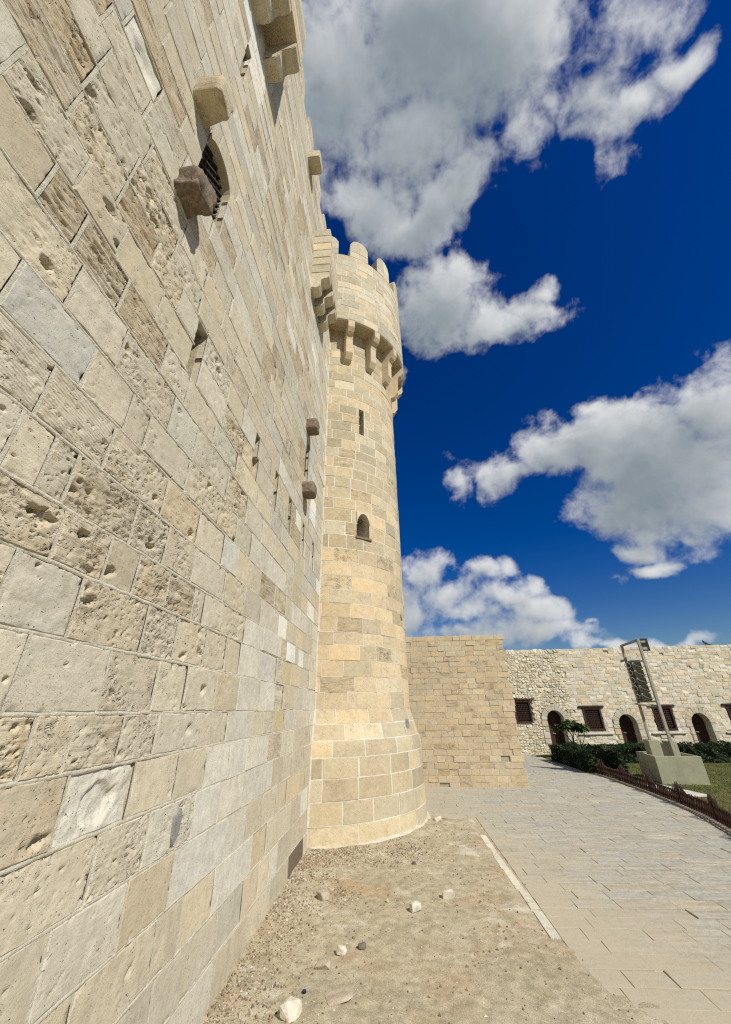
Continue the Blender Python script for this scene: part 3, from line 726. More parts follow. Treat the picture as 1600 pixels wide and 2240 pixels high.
# grated window
win = obj('window', (lambda mb: (mb.prism([(WIN[0], WIN[3]), (WIN[0], WIN[3]-.30)] + [(WIN[0]+.26*(1-math.cos(a))*1.0, WIN[3]-.30+.30*math.sin(a)**.85) for a in np.linspace(.15, math.pi/2, 7)], lambda u, v, w: (w, u, v), -.16, .006),
      mb.prism([(WIN[1], WIN[3]), (WIN[1]-.26*(1-math.cos(math.pi/2)), WIN[3])][:1] + [(WIN[1]-.26*(1-math.cos(a)), WIN[3]-.30+.30*math.sin(a)**.85) for a in np.linspace(math.pi/2, .15, 7)] + [(WIN[1], WIN[3]-.30)], lambda u, v, w: (w, u, v), -.16, .006), mb.mesh('window', M['stone'], stone_attrs('t')[0], stone_attrs('t')[1]))[2])(MB()), None, castle)
win['label'] = 'arched window with a dark iron grille'
mb = MB()
for k in range(-6, 14):
    for sg in (1, -1):
        pts = []
        for s_ in np.linspace(-1.2, 1.2, 60):
            u, v = WIN[0]+.26 + s_*.707 + (k-3)*.062*0, (WIN[2]+WIN[3])/2 + sg*s_*.707 + (k-3.5)*.115
            if WIN[0]-.01 < u < WIN[1]+.01 and WIN[2]-.01 < v < WIN[3]+.01: pts.append((u, v))
        if len(pts) > 1: mb.bar((-.10+sg*.008, pts[0][0], pts[0][1]), (-.10+sg*.008, pts[-1][0], pts[-1][1]), .022, .018, up=(1, 0, 0))
obj('grille', mb.mesh('grille', M['iron']), None, win)
obj('shade_backing', MB().box(-.75, -.70, WIN[0]-.1, WIN[1]+.1, WIN[2]-.1, WIN[3]+.1).mesh('shade_backing', M['dark']), None, win)  # near-black sheet standing in for the unlit depth behind the grille

obj('slit_shade_panel', bevelled(MB().box(-.10, -.035, 6.31, 6.47, zsnap(6.2)+.02, zsnap(7.1)-.02).mesh('slit_shade_panel', M['dark']), .006), None, castle)  # dark panel added to stand in for the shade inside this slit
# grey oval pebble set in plaster
mb = MB(); n = 14
mb.prism([(.055*math.cos(k*2*math.pi/n)+.018*math.sin(k*2*math.pi/n), .105*math.sin(k*2*math.pi/n)) for k in range(n)], lambda u, v, w: (w, 3.33+u, 1.375+v), -.02, .018)
obj('pebble', bevelled(mb.mesh('pebble', M['cement']), .012, 2), None, castle)

# box machicolations
def corbel_profile(d, h): return [(-.05, 0), (d, 0), (d, -h*.30), (d*.86, -h*.42), (d*.58, -h*.46), (d*.52, -h*.62), (d*.52, -h*.80), (d*.40, -h*.95), (d*.22, -h), (-.05, -h)]
def machicolation(y0, y1, z0, z1, d, cy, seed):
    root = obj('machicolation', MB().box(-.05, d-.03, y0+.03, y1-.03, z0+.02, z1-.05).mesh('machicolation', M['mortar']), None, castle)
    nz = 6; hh = (z1-z0)/nz
    for r in range(nz):
        ys = [y0, (y0+y1)/2+random.uniform(-.2, .2), y1]
        for a, b in zip(ys, ys[1:]):
            solid_stone('stone', root, -.04, d + (0.0 if r < nz-1 else -.04), a+.004, b-.004, z0+r*hh+.005, z0+(r+1)*hh-.005, random.choice('steo'), rough=.006, seed=seed+r*3.7, sub=2, bev=.012)
    for i, y in enumerate(cy):
        mb = MB(); mb.prism(corbel_profile(d-.01, .58), lambda u, v, w, y=y: (u, y+w, z0+.003+v), -.14, .14)
        me = bevelled(mb.mesh('corbel', M['stone']), .018, 2); n = len(me.vertices); c, p = stone_attrs('s')
        for nm, a in (('col', c), ('par', p)):
            at = me.attributes.new(nm, 'FLOAT_COLOR', 'POINT'); at.data.foreach_set('color', np.tile(a, (n, 1)).astype(np.float32).ravel())
        obj('corbel', me, None, root)
    return root
m1 = machicolation(5.62, 6.88, 11.65, 13.55, .45, (5.77, 6.25, 6.73), 3); m1['label'] = 'stone machicolation box beside the round tower'
m2 = machicolation(.72, 2.26, 11.65, 13.55, .50, (.90, 1.52, 2.12), 40); m2['label'] = 'stone machicolation box high over the grated window'


def merlon(parent, fm, uc, hw, zb, straight, rnd, t, kind='s'):
    ztop = lambda u: zb+straight+rnd*np.sqrt(np.clip(1-((u-uc)/hw)**2, .0, 1))
    root = obj('merlon', MB().mesh('merlon', M['mortar']) if False else None, None, parent) if False else None
    core = MB(); us = np.linspace(uc-hw+.012, uc+hw-.012, 9)
    P = []
    for w in (-.012, -t+.012):
        for u in us: P += [tuple(np.ravel(fm(np.array([u]), np.array([zb-.02]), np.array([w])))), tuple(np.ravel(fm(np.array([u]), np.array([float(ztop(u))-.014]), np.array([w]))))]
    n = len(us); Q = []
    for i in range(n-1):
        Q += [(2*i, 2*i+2, 2*i+3, 2*i+1), (2*n+2*i, 2*n+2*i+1, 2*n+2*i+3, 2*n+2*i+2), (2*i+1, 2*i+3, 2*n+2*i+3, 2*n+2*i+1)]
    Q += [(0, 1, 2*n+1, 2*n), (2*n-2, 4*n-2, 4*n-1, 2*n-1)]
    core.add(P, Q); root = obj('merlon', core.mesh('merlon', M['mortar']), None, parent)
    zm = zb+straight*.52; sp = rng.uniform(-.12, .12)*hw
    for a, b in ((uc-hw, uc+sp), (uc+sp, uc+hw)):
        Vv, q, sm = stone_piece(fm, a, b, zb, zm, kind, res=.14, gap=.004, bev=.008, depth=t); c, p = stone_attrs(kind)
        obj('stone', mesh_q('stone', Vv, q, M['stone'], c, p, sm), None, root)
    sp = -sp*.8
    for a, b in ((uc-hw, uc+sp), (uc+sp, uc+hw)):
        f2 = lambda u, v, w: fm(u, zm+(v-zm)*(ztop(u)-zm)/.6, w)
        Vv, q, sm = stone_piece(f2, a, b, zm, zm+.6, kind, res=.07, gap=.004, bev=.008, depth=t); c, p = stone_attrs(kind)
        obj('stone', mesh_q('stone', Vv, q, M['stone'], c, p, sm), None, root)
    return root


for a, b in ((-.3, .4), (.9, 1.6), (2.0, 2.65), (3.1, 3.72), (4.17, 4.80), (5.3, 5.93), (6.42, 7.05), (7.5, 8.1)):
    merlon(castle, wmap, (a+b)/2, (b-a)/2, WTOP-.03, .55, .33, .45)

# ================================================================== round tower
TCX, TCY = -.3, 10.5
def trad(z):
    return np.interp(z, [-.5, 1.44, 2.1, 13.05, 13.051, 30], [2.45, 2.41, 2.2, 2.2, 2.7, 2.7])
def make_tmap(radf):
    def tm(u, v, w):
        r = radf(v)+w; ph = u/2.2
        return np.stack([TCX+r*np.sin(ph), TCY-r*np.cos(ph), v], -1)
    tm.curved = True; return tm
tmap = make_tmap(trad); rU = lambda deg: math.radians(deg)*2.2
TZ = [-.15, .325, .66, .99, 1.306, 1.578, 1.844, 2.1, 2.4, 2.69, 3.0, 3.31, 3.57, 3.89, 4.19, 4.5, 4.82, 5.16, 5.5, 5.85, 6.2, 6.55]
while TZ[-1] < 12.95: TZ.append(round(TZ[-1]+.3095, 4))
TZ[-1] = 13.05
ts = lambda z: min(TZ, key=lambda q: abs(q-z))
T_OPS = [dict(u0=rU(30.4), u1=rU(40.2), v0=5.85, v1=6.55, depth=.55), dict(u0=rU(32.8), u1=rU(37.0), v0=ts(9.03), v1=ts(9.95), depth=.5)]
core = MB()
cm = wall_core(tmap, rU(0), rU(150), -.4, 13.05, T_OPS, -.065, 0, (1.44, 2.1))
core.add(cm.v, cm.q)
for z0, z1 in ((-.4, 1.44), (1.44, 2.1), (2.1, 13.05)):    # rest of the drum
    for k in range(21):
        a, b = rU(150+10*k), rU(160+10*k)
        f = lambda u, z: tuple(np.ravel(tmap(np.array([u]), np.array([z]), np.array([-.065]))))
        core.add([f(a, z0), f(b, z0), f(b, z1), f(a, z1)], [(0, 1, 2, 3)])
tower = obj('round_tower', raw_mesh(core, 'round_tower', M['mortar']))
tag(tower, 'round limestone corner tower with battered base, corbelled parapet and rounded merlons', 'tower')
specs = []
for i in range(len(TZ)-1):
    z0, z1 = TZ[i], TZ[i+1]; zm = (z0+z1)/2
    u = rU(2)-rk.uniform(0, .4); 
    cuts = [(o['u0'], o['u1']) for o in T_OPS if o['v0'] < zm < o['v1']]
    while u < rU(140):
        w = rk.uniform(.42, .72) if zm > 2.1 else rk.uniform(.5, .85)
        kd = rk.choice('ttttt') if zm < 1.3 else rk.choice('toto') if zm < 2.1 else rk.choice('ooooosotkh') if zm < 5.4 else rk.choice('sssoeeeek')
        for c, d in subtract(u, u+w, cuts):
            if d-c > .06: specs.append(dict(fmap=tmap, u0=c, u1=d, v0=z0, v1=z1, kind=kd, res=.035 if kd in 'bhk' else .11, gap=.010 if zm > 5.4 else .008 if zm < 2.1 else .004, bev=.003, depth=.12, proud=float(rng.normal(.001, .003)),
                                        var=.10 if zm < 1.3 else .075, wob=.005, tint=np.array([.86, .82, .74]) if zm < 1.3 and rk.random() < .7 else np.array([.95, .91, .84]) if zm < 2.1 else np.array([.97, .92, .84])))
        u += w
joint_strips(tower, specs, M['mortar_white'], curved=True, face=-.0005, extra=.002)
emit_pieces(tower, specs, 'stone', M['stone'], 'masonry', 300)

# mortar fillets: up the corner with the castle wall, and round the foot
mb = MB()
for a, b in zip(TZ, TZ[1:]):
    za, zb = a, b
    ya = TCY-math.sqrt(float(trad(za+.001))**2-TCX**2); yb = TCY-math.sqrt(float(trad(zb-.001))**2-TCX**2)
    j = random.uniform(.035, .06)
    mb.add([(-.02, ya-j, za), (j, ya+.03, za), (-.02, ya+.06, za), (-.02, yb-j, zb), (j, yb+.03, zb), (-.02, yb+.06, zb)], [(0, 1, 4, 3), (1, 2, 5, 4)])
obj('mortar_fillet', mb.mesh('mortar_fillet', M['mortar']), None, tower)
mb = MB(); P = []
for k in range(0, 81):
    ph = math.radians(2+k*1.7); r = 2.44; j = .05+.05*float(vnoise(np.array([k*.35]), np.array([2.2]))[0]); h = .04+.06*float(vnoise(np.array([k*.5]), np.array([7.7]))[0])
    for rr, z in ((r-.02, h), (r+j*.4, h*.8), (r+j*1.4, -.06)): P.append((TCX+rr*math.sin(ph), TCY-rr*math.cos(ph), z))
mb.add(P, [(3*k+i, 3*k+3+i, 3*k+4+i, 3*k+1+i) for k in range(80) for i in range(2)])
obj('mortar_skirt', mb.mesh('mortar_skirt', M['mortar']), None, tower)

# pointed window and sill, slit
wo = T_OPS[0]; um = (wo['u0']+wo['u1'])/2; hw = (wo['u1']-wo['u0'])/2
twin = MB()
for sg in (-1, 1):
    arc = [(um+sg*hw, wo['v1']+.01), (um+sg*hw, wo['v1']-.34)] + [(um+sg*hw*(1-(k/6)**1.5), wo['v1']-.34+.30*math.sin(k/6*math.pi/2)) for k in range(1, 7)] + [(um, wo['v1']+.01)]
    n = len(arc); vs = [tuple(np.ravel(tmap(np.array([u]), np.array([v]), np.array([w])))) for w in (.008, -.22) for u, v in arc]
    twin.add(vs, [(k, (k+1) % n, n+(k+1) % n, n+k) for k in range(n)]); 
    for k in range(1, n-1): twin.add([vs[0], vs[k], vs[k+1]], [(0, 1, 2)])
c, p = stone_attrs('o'); to = obj('window', twin.mesh('window', M['stone'], c, p), None, tower)
mb = MB(); mb.box(-.24, .24, -.10, .035, -.045, .035); me = mb.mesh('window_sill', M['granite'])
sill = obj('window_sill', bevelled(me, .02, 2), None, to)
ph = um/2.2; sill.matrix_world = Matrix.Translation((TCX+2.19*math.sin(ph), TCY-2.19*math.cos(ph), 5.83)) @ Matrix.Rotation(ph, 4, 'Z') @ Matrix.Rotation(math.pi, 4, 'Z')
def tower_disc(name, deg, z, a, b, mat, th, radz):
    mb = MB(); n = 14; mb.prism([(a*math.cos(k*2*math.pi/n), b*math.sin(k*2*math.pi/n)) for k in range(n)], lambda u, v, w: (u, -w, v), -.06, th)
    d = obj(name, bevelled(mb.mesh(name, mat), .012, 2), None, tower); ph = math.radians(deg)
    d.matrix_world = Matrix.Translation((TCX+radz*math.sin(ph), TCY-radz*math.cos(ph), z)) @ Matrix.Rotation(ph, 4, 'Z'); return d
tower_disc('column_end', 73, 4.18, .10, .11, M['rock_dim'], .03, 2.2)
tower_disc('cement_patch', 66, 1.72, .085, .17, M['cement'], .012, 2.31)

# corbelled parapet
for k in range(-4, 12):
    ph = math.radians(2.5+20*k)
    mb = MB(); prof = [(-.08, 0), (.49, 0), (.49, -.28), (.40, -.42), (.30, -.47), (.26, -.62), (.25, -1.02), (.25, -1.16), (.13, -1.36), (-.08, -1.42)]
    mb.prism(prof, lambda u, v, w: (w, -u, v), -.11, .11)
    me = bevelled(mb.mesh('corbel', M['stone']), .018, 2); n = len(me.vertices); c, p = stone_attrs('o')
    for nm, a in (('col', c), ('par', p)):
        at = me.attributes.new(nm, 'FLOAT_COLOR', 'POINT'); at.data.foreach_set('color', np.tile(a, (n, 1)).astype(np.float32).ravel())
    cb = obj('corbel', me, None, tower)
    cb.matrix_world = Matrix.Translation((TCX+2.2*math.sin(ph), TCY-2.2*math.cos(ph), 13.05)) @ Matrix.Rotation(ph, 4, 'Z')
pmap = make_tmap(lambda z: np.full_like(z, 2.7, dtype=float))
PZ = [13.05+.309*i for i in range(12)]
mb = MB(); n = 72
ring = lambda r, z: [(TCX+r*math.sin(k*2*math.pi/n), TCY-r*math.cos(k*2*math.pi/n), z) for k in range(n)]
mb.add(ring(2.15, 13.06)+ring(2.64, 13.06)+ring(2.64, PZ[-1])+ring(.01, PZ[-1]), [(r*n+k, r*n+(k+1) % n, (r+1)*n+(k+1) % n, (r+1)*n+k) for r in range(3) for k in range(n)])
parapet = obj('parapet', mb.mesh('parapet', M['mortar']), None, tower)
mb = MB(); mb.add(ring(2.10, 13.045)+ring(2.66, 13.045), [(k, (k+1) % n, n+(k+1) % n, n+k) for k in range(n)])
c, p = stone_attrs('o'); obj('soffit', mb.mesh('soffit', M['stone'], c, p), None, parapet)
specs = []
for i in range(11):
    u = -rk.uniform(0, .4)+rU(-25)
    while u < rU(140):
        w = rk.uniform(.40, .72)
        kd = rk.choice('ssoe') if i > 8 else rk.choice('soeesk')
        specs.append(dict(fmap=pmap, u0=u, u1=u+w*2.2/2.7, v0=PZ[i], v1=PZ[i+1], kind=kd, res=.045 if kd == 'k' else .11, gap=.009, bev=.003, depth=.15, proud=float(rng.normal(.001, .003)), wob=.005)); u += w*2.2/2.7
joint_strips(parapet, specs, M['mortar_white'], curved=True, face=-.0005, extra=.002)
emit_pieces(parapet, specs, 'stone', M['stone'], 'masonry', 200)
for k in range(15):
    merlon(tower, pmap, rU(4.5+24*k), rU(7.6), PZ[-1], .62, .46, .42, 's')

# ================================================================== ground, path, soil
g = obj('ground', MB().add([(-400, -400, -.16), (400, -400, -.16), (400, 400, -.16), (-400, 400, -.16)], [(0, 1, 2, 3)]).mesh('ground', M['soil'])); g['kind'] = 'structure'


def fence_x(y): return float(np.interp(y, [2, 9.65, 10.47, 11.56, 13.02, 15.23, 17.0, 21.5], [5.5, 7.77, 7.98, 8.14, 8.27, 8.38, 8.3, 8.2]))


path_bed = MB(); ys = np.arange(-6, 24.6, .6)
P = []
for y in ys: P += [(2.9 if y < 10.2 else 1.2, y, -.007), (fence_x(y)-.13, y, -.007)]
path_bed.add(P, [(2*i, 2*i+1, 2*i+3, 2*i+2) for i in range(len(ys)-1)])
path = obj('path', path_bed.mesh('path', M['soil'])); path['kind'] = 'structure'
gmap = lambda u, v, w: np.stack([u, v, w], -1)
specs = []; y = -1.0; rp = random.Random(8)
while y < 22.5:
    h = rp.uniform(.225, .26); x0 = 3.165 if y < 10.25 else 1.3
    x = x0-rp.uniform(0, .3); x1 = fence_x(y)-.13
    while x < x1:
        w = rp.uniform(.34, .66); a, b = max(x, x0), min(x+w, x1)
        if b-a > .1: specs.append(dict(fmap=gmap, u0=a, u1=b, v0=y, v1=y+h, kind='g', gap=.0010, bev=.003, depth=.05, proud=rp.gauss(0, .0018)+(0.006 if rp.random() < .07 else 0), wob=.004, var=.025,
                                       tint=np.array([.74, .735, .71])*(1.10 if rp.random() < .06 else 1)))
        x += w
    y += h
def emit_pavers():
    emit_pieces(path, specs, 'paver', M['paver'], 'paving', 300)
emit_pavers()


def cover(x, y):
    """soil depth over the plane of the paving"""
    n = fbm(x*1.3+4, y*1.3+9, 5, .58); n2 = fbm(x*7+1, y*7+3, 4, .6)
    base = .018+(n-.5)*.036*np.clip((3.4-x)/.6, .25, 1)+(n2-.5)*.014
    xb = 3.16+np.clip((5.7-y)*.34, 0, 3)+(n-.5)*1.5*np.clip((6.2-y)/1.2, 0, 1)
    spill = np.clip((xb-x)/.55+.5, 0, 1)                                    # the strip itself, and dust spilled over the paving near the viewer
    far = np.clip((10.35-y)/.25+(n-.5)*1.2, 0, 1)
    z = -.022+(base+.022)*np.minimum(spill, far)
    kerbdip = np.exp(-((x-3.09)/.08)**2)*np.clip((y-5.0)/.8, 0, 1)*.014
    wall = np.clip((.35-x)/.35, 0, 1)*.035*(n2)
    low = -np.clip((6.9-y)/3, 0, 1)*np.clip((.9-x)/.9, 0, 1)*.06
    r = np.hypot(x-TCX, y-TCY); foot = np.exp(-((r-2.5)/.22)**2)*.03
    return z-kerbdip+wall*spill+low+foot


def build_soil():
    xs = np.arange(-.4, 5.4, .035); ys = np.arange(-1.6, 10.9, .035)
    X, Y = np.meshgrid(xs, ys, indexing='ij'); Z = cover(X, Y)
    Vv = np.stack([X, Y, Z], -1).reshape(-1, 3); nx, ny = X.shape; I = np.arange(nx*ny).reshape(nx, ny)
    q = np.stack([I[:-1, :-1], I[1:, :-1], I[1:, 1:], I[:-1, 1:]], -1).reshape(-1, 4)
    r = np.hypot(Vv[:, 0]-TCX, Vv[:, 1]-TCY)
    keep = (Vv[q][:, :, 2].max(1) > -.02) | (Vv[q][:, :, 0].max(1) < 3.3)
    q = q[keep & (r[q].max(1) > 2.2)]
    us = np.unique(q); re = np.zeros(len(Vv), int); re[us] = np.arange(len(us))
    o = obj('soil', mesh_q('soil', Vv[us], re[q], M['soil'], smooth=np.ones(len(q), bool))); o['kind'] = 'structure'
build_soil()


def zsoil(x, y): return float(cover(np.array([x]), np.array([y]))[0])


# pale kerb stones flush along the soil strip
kerb = tag(obj('kerb', MB().box(2.98, 3.20, 5.2, 10.25, -.12, -.03).mesh('kerb', M['soil'])), kind='structure')
y = 5.55
for ln in (.62, .54, .70, .42, .55, .75):
    xo = 3.085-.02*math.sin(y)+random.uniform(-.022, .022)
    solid_stone('kerb_stone', kerb, xo-.06, xo+.06, y+.008, y+ln-.008, -.06, .004+random.uniform(-.006, .004), 'w' if y < 8.4 else 'g', rough=.006, seed=y, sub=2, bev=.01); y += ln


def gravel():
    r = np.random.default_rng(4); AV, AQ, AC, off = [], [], [], 0
    n = 0
    base = np.array([(1, 0, 0), (-.5, .87, 0), (-.5, -.87, 0), (0, 0, .9), (0, 0, -.5)]); tri = np.array([(0, 1, 3, 3), (1, 2, 3, 3), (2, 0, 3, 3), (1, 0, 4, 4), (2, 1, 4, 4), (0, 2, 4, 4)])
    N = 120000; X, Y = r.uniform(.02, 3.5, N), r.uniform(3.2, 9.8, N)
    k = fbm(X*1.1, Y*1.1, 4); pr = .022+.6*np.exp(-(X/.5)**2)*(.4+k)+4.0*np.clip(k-.50, 0, 1)*np.exp(-((X-.9)/.9)**2)+np.where((Y > 7.4) & (X < 1.6), .18, 0)
    ok = (np.hypot(X-TCX, Y-TCY) > 2.5) & (r.random(N) < pr*.9); X, Y = X[ok], Y[ok]; n = len(X); Z = cover(X, Y)
    pal = np.array([(.20, .14, .085), (.28, .20, .125), (.15, .11, .075), (.40, .33, .23), (.58, .53, .43), (.68, .64, .55), (.30, .19, .12)])[r.choice(7, n, p=[.25, .24, .22, .14, .06, .03, .06])]
    Sz = np.minimum(r.gamma(1.8, .0026, n)+.0025, .018)
    for i in range(n):
        a = r.random()*6.28; ca, sa = math.cos(a), math.sin(a)
        v = base*Sz[i]*(r.uniform(.6, 1.3, 3)); v = np.stack([v[:, 0]*ca-v[:, 1]*sa, v[:, 0]*sa+v[:, 1]*ca, v[:, 2]], -1)+np.array([X[i], Y[i], Z[i]+Sz[i]*.2])
        AV.append(v); AQ.append(tri+off); AC.append(np.tile((*pal[i], 1), (5, 1))); off += 5
    o = obj('gravel', mesh_q('gravel', np.concatenate(AV), np.concatenate(AQ), M['gravel'], np.concatenate(AC)))
    tag(o, 'loose gravel and stone chips scattered over the bare soil', 'gravel', kind='stuff')
gravel()


def rock(name, x, y, sx, sy, sz, mat, label, seed, cat='stone', group=None):
    r = random.Random(seed); bm = bmesh.new()
    for _ in range(16):
        v = Vector((r.gauss(0, 1), r.gauss(0, 1), r.gauss(0, 1))).normalized()
        p = Vector((math.copysign(abs(v.x)**.55, v.x)*sx, math.copysign(abs(v.y)**.55, v.y)*sy, math.copysign(abs(v.z)**.55, v.z)*sz))*r.uniform(.9, 1.0)
        bm.verts.new(p)
    h = bmesh.ops.convex_hull(bm, input=bm.verts); bmesh.ops.delete(bm, geom=[e for e in h['geom_interior'] if isinstance(e, bmesh.types.BMVert)], context='VERTS')
    bmesh.ops.dissolve_limit(bm, angle_limit=.15, verts=bm.verts, edges=bm.edges)
    bmesh.ops.bevel(bm, geom=bm.edges[:], offset=min(sx, sy, sz)*.10, segments=1, affect='EDGES', clamp_overlap=True)
    bmesh.ops.recalc_face_normals(bm, faces=bm.faces)
    me = bpy.data.meshes.new(name); bm.to_mesh(me); bm.free(); me.materials.append(mat)
    o = obj(name, me); o.location = (x, y, zsoil(x, y)+sz*.62); o.rotation_euler = (r.uniform(-.15, .15), r.uniform(-.15, .15), r.uniform(0, 3))
    return tag(o, label, cat, group or 'loose stones on the bare soil')


rock('loose_stone', .585, 6.33, .085, .07, .055, M['rock_dim'], 'dull beige stone lying closest to the foot of the castle wall', 3)
rock('loose_stone', 1.71, 6.05, .075, .06, .055, M['rock'], 'blocky pale stone in the middle of the bare soil', 11)
rock('loose_stone', 2.13, 6.42, .085, .055, .05, M['rock'], 'pale stone nearest the kerb, right of the blocky pale one', 17)
rock('loose_stone', .97, 5.15, .055, .05, .04, M['rock'], 'small cream angular stone above the flat grey one', 23)
rock('loose_stone', .83, 4.93, .075, .06, .028, M['rock_dim'], 'flat greyish stone half sunk below the small cream one', 29)
rock('loose_stone', .69, 4.31, .085, .07, .055, M['rock'], 'cream block of stone at the very bottom of the picture', 31)
rock('loose_stone', 1.375, 6.27, .025, .022, .02, M['rock'], 'tiny white pebble just left of the blocky pale stone', 37)
rock('loose_stone', 1.75, 7.57, .04, .03, .022, M['rock_dark'], 'dark grey pebble in front of the round tower', 41)
rock('loose_stone', 2.32, 10.0, .10, .07, .05, M['rock'], 'pale stone lying right beside the foot of the round tower', 43)
rock('loose_stone', 1.16, 5.25, .05, .045, .03, M['rock_dark'], 'grey brown stone right of the small cream angular one', 47)
rock('loose_stone', 1.03, 4.52, .12, .10, .016, M['rock_dim'], 'broad thin pale slab lying flat near the bottom', 53)
mb = MB(); n = 12; mb.prism([(.018*math.cos(k*2*math.pi/n), .018*math.sin(k*2*math.pi/n)) for k in range(n)], lambda u, v, w: (u, v, w), 0, .014)
cp = obj('bottle_cap', bevelled(mb.mesh('bottle_cap', M['cap']), .003)); cp.location = (.735, 4.58, zsoil(.735, 4.58)+.002)
tag(cp, 'small dark blue bottle cap lying on the gravel', 'bottle cap')

# ================================================================== lower masonry wall beyond the tower
YM = 13.96
mmap = lambda u, v, w: np.stack([u, np.full_like(u, YM)-w+.028*v*0, v], -1)
mside = lambda u, v, w: np.stack([5.27+w, u, v], -1)
mid = obj('masonry_wall', MB().box(.9, 5.235, YM+.035, YM+2.6, -.3, 4.20).mesh('masonry_wall', M['mortar_dim']))
tag(mid, 'tan wall of small squared stones with a ragged right edge behind the round tower', 'wall', kind='thing')
specs, sside = [], []; rm = random.Random(21); z = -.06; hh = 4.36/26
for r in range(26):
    z0, z1 = z+r*hh, z+(r+1)*hh; x = 1.0-rm.uniform(0, .25); end = 5.27+(rm.uniform(-.05, .07) if r % 2 else rm.uniform(-.01, .09))
    while x < end-.05:
        w = rm.uniform(.22, .42); b = x+w
        if end-b < .14: b = end
        kd = rm.choice('tttttttsphk'); pr = rm.gauss(0, .0045)
        if True:
            hole = (r == 4 and abs((x+b)/2-4.75) < .16) or (r == 0 and abs((x+b)/2-2.85) < .13)
            specs.append(dict(fmap=mmap, u0=x, u1=b, v0=z0, v1=z1+(rm.uniform(-.006, .008) if r == 25 else 0), kind=kd, res=.05 if kd in 'phk' else None, gap=.006, bev=.005, depth=.16, proud=pr-(.05 if hole else 0), wob=.005, var=.04, tint=np.array([1.05, .97, .87])))
        x = b
    y = YM+.02
    while y < YM+2.6:
        w = rm.uniform(.25, .42); sside.append(dict(fmap=mside, u0=y, u1=min(y+w, YM+2.6), v0=z0, v1=z1, kind='t', gap=.006, bev=.005, depth=.05, proud=rm.gauss(-.01, .008), var=.055)); y += w
joint_strips(mid, specs, M['mortar'], back=.1, face=-.004, extra=.0)
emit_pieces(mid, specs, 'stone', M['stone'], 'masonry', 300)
emit_pieces(mid, sside, 'stone', M['stone'], 'masonry', 0)

# ================================================================== barracks range closing the courtyard
YF = 22.67
fmap = lambda u, v, w: np.stack([u, np.full_like(u, YF)-w, v], -1)
BX0, BX1, BTOP = 5.6, 26.0, 4.86
DOORS = [(9.10, 9.92, -.02, 1.89), (12.53, 13.39, -.02, 1.67), (15.98, 16.84, -.02, 1.68), (19.45, 20.3, -.02, 1.68)]
WINS = [(7.58, 8.40, 1.34, 2.36), (10.93, 11.80, .98, 1.98), (14.32, 15.22, .96, 1.98), (17.85, 18.72, .96, 1.98)]
B_OPS = [dict(u0=a, u1=b, v0=c, v1=d, depth=.55) for a, b, c, d in DOORS] + [dict(u0=a, u1=b, v0=c, v1=d, depth=.30) for a, b, c, d in WINS]
bar = obj('barracks', raw_mesh(wall_core(fmap, BX0, BX1, -.3, BTOP-.08, B_OPS, -.045, 4.0), 'barracks', M['mortar']))
tag(bar, 'long low pale stone barracks with arched doors and latticed windows closing the courtyard', 'building')
rb = random.Random(31)
def blocked(x, z, pad=.0):
    for a, b, c, d in WINS:
        if a-.02-pad < x < b+.02+pad and c-.02 < z < d+.02: return True
    for a, b, c, d in DOORS:
        um, r = (a+b)/2, (b-a)/2; sp = d-r
        if z < sp and a-.10-pad < x < b+.10+pad: return True
        if z >= sp and math.hypot(x-um, z-sp) < r+.24+pad: return True
    return False
specs = []; z = -.05; rows = 30; hh = (BTOP-z)/rows
for r in range(rows):
    z0, z1 = z+r*hh, z+(r+1)*hh; zm = (z0+z1)/2; x = 10.35+rb.uniform(-.25, .25)
    while x < BX1:
        w = rb.uniform(.19, .42); cuts = []
        b = x+w
        # clip against openings by sampling
        xs = np.linspace(x, b, 9); ok = [not blocked(q, zm) for q in xs]
        if all(ok): segs = [(x, b)]
        else:
            segs = []; st = None
            for q, k in zip(xs, ok):
                if k and st is None: st = q
                if not k and st is not None: segs.append((st, q-.02)); st = None
            if st is not None: segs.append((st, b))
        for c, d in segs:
            if d-c < .06: continue
            kd = rb.choice('gggsssvwpoo' if zm > 1.2 else 'gggssvw')
            specs.append(dict(fmap=fmap, u0=c, u1=d, v0=z0, v1=z1+(rb.uniform(-.05, .02) if r == rows-1 else 0), kind=kd, res=.06 if kd in 'pwv' else None, gap=.007, bev=.010, depth=.12, proud=rb.gauss(.002, .006)-(.05 if rb.random() < .012 else 0), wob=.012, var=.07, tint=np.array([1.20, 1.17, 1.12])))
        x = b
joint_strips(bar, specs, M['mortar_white'], back=.1, face=-.005, extra=.005)
emit_pieces(bar, specs, 'stone', M['stone'], 'masonry', 300)


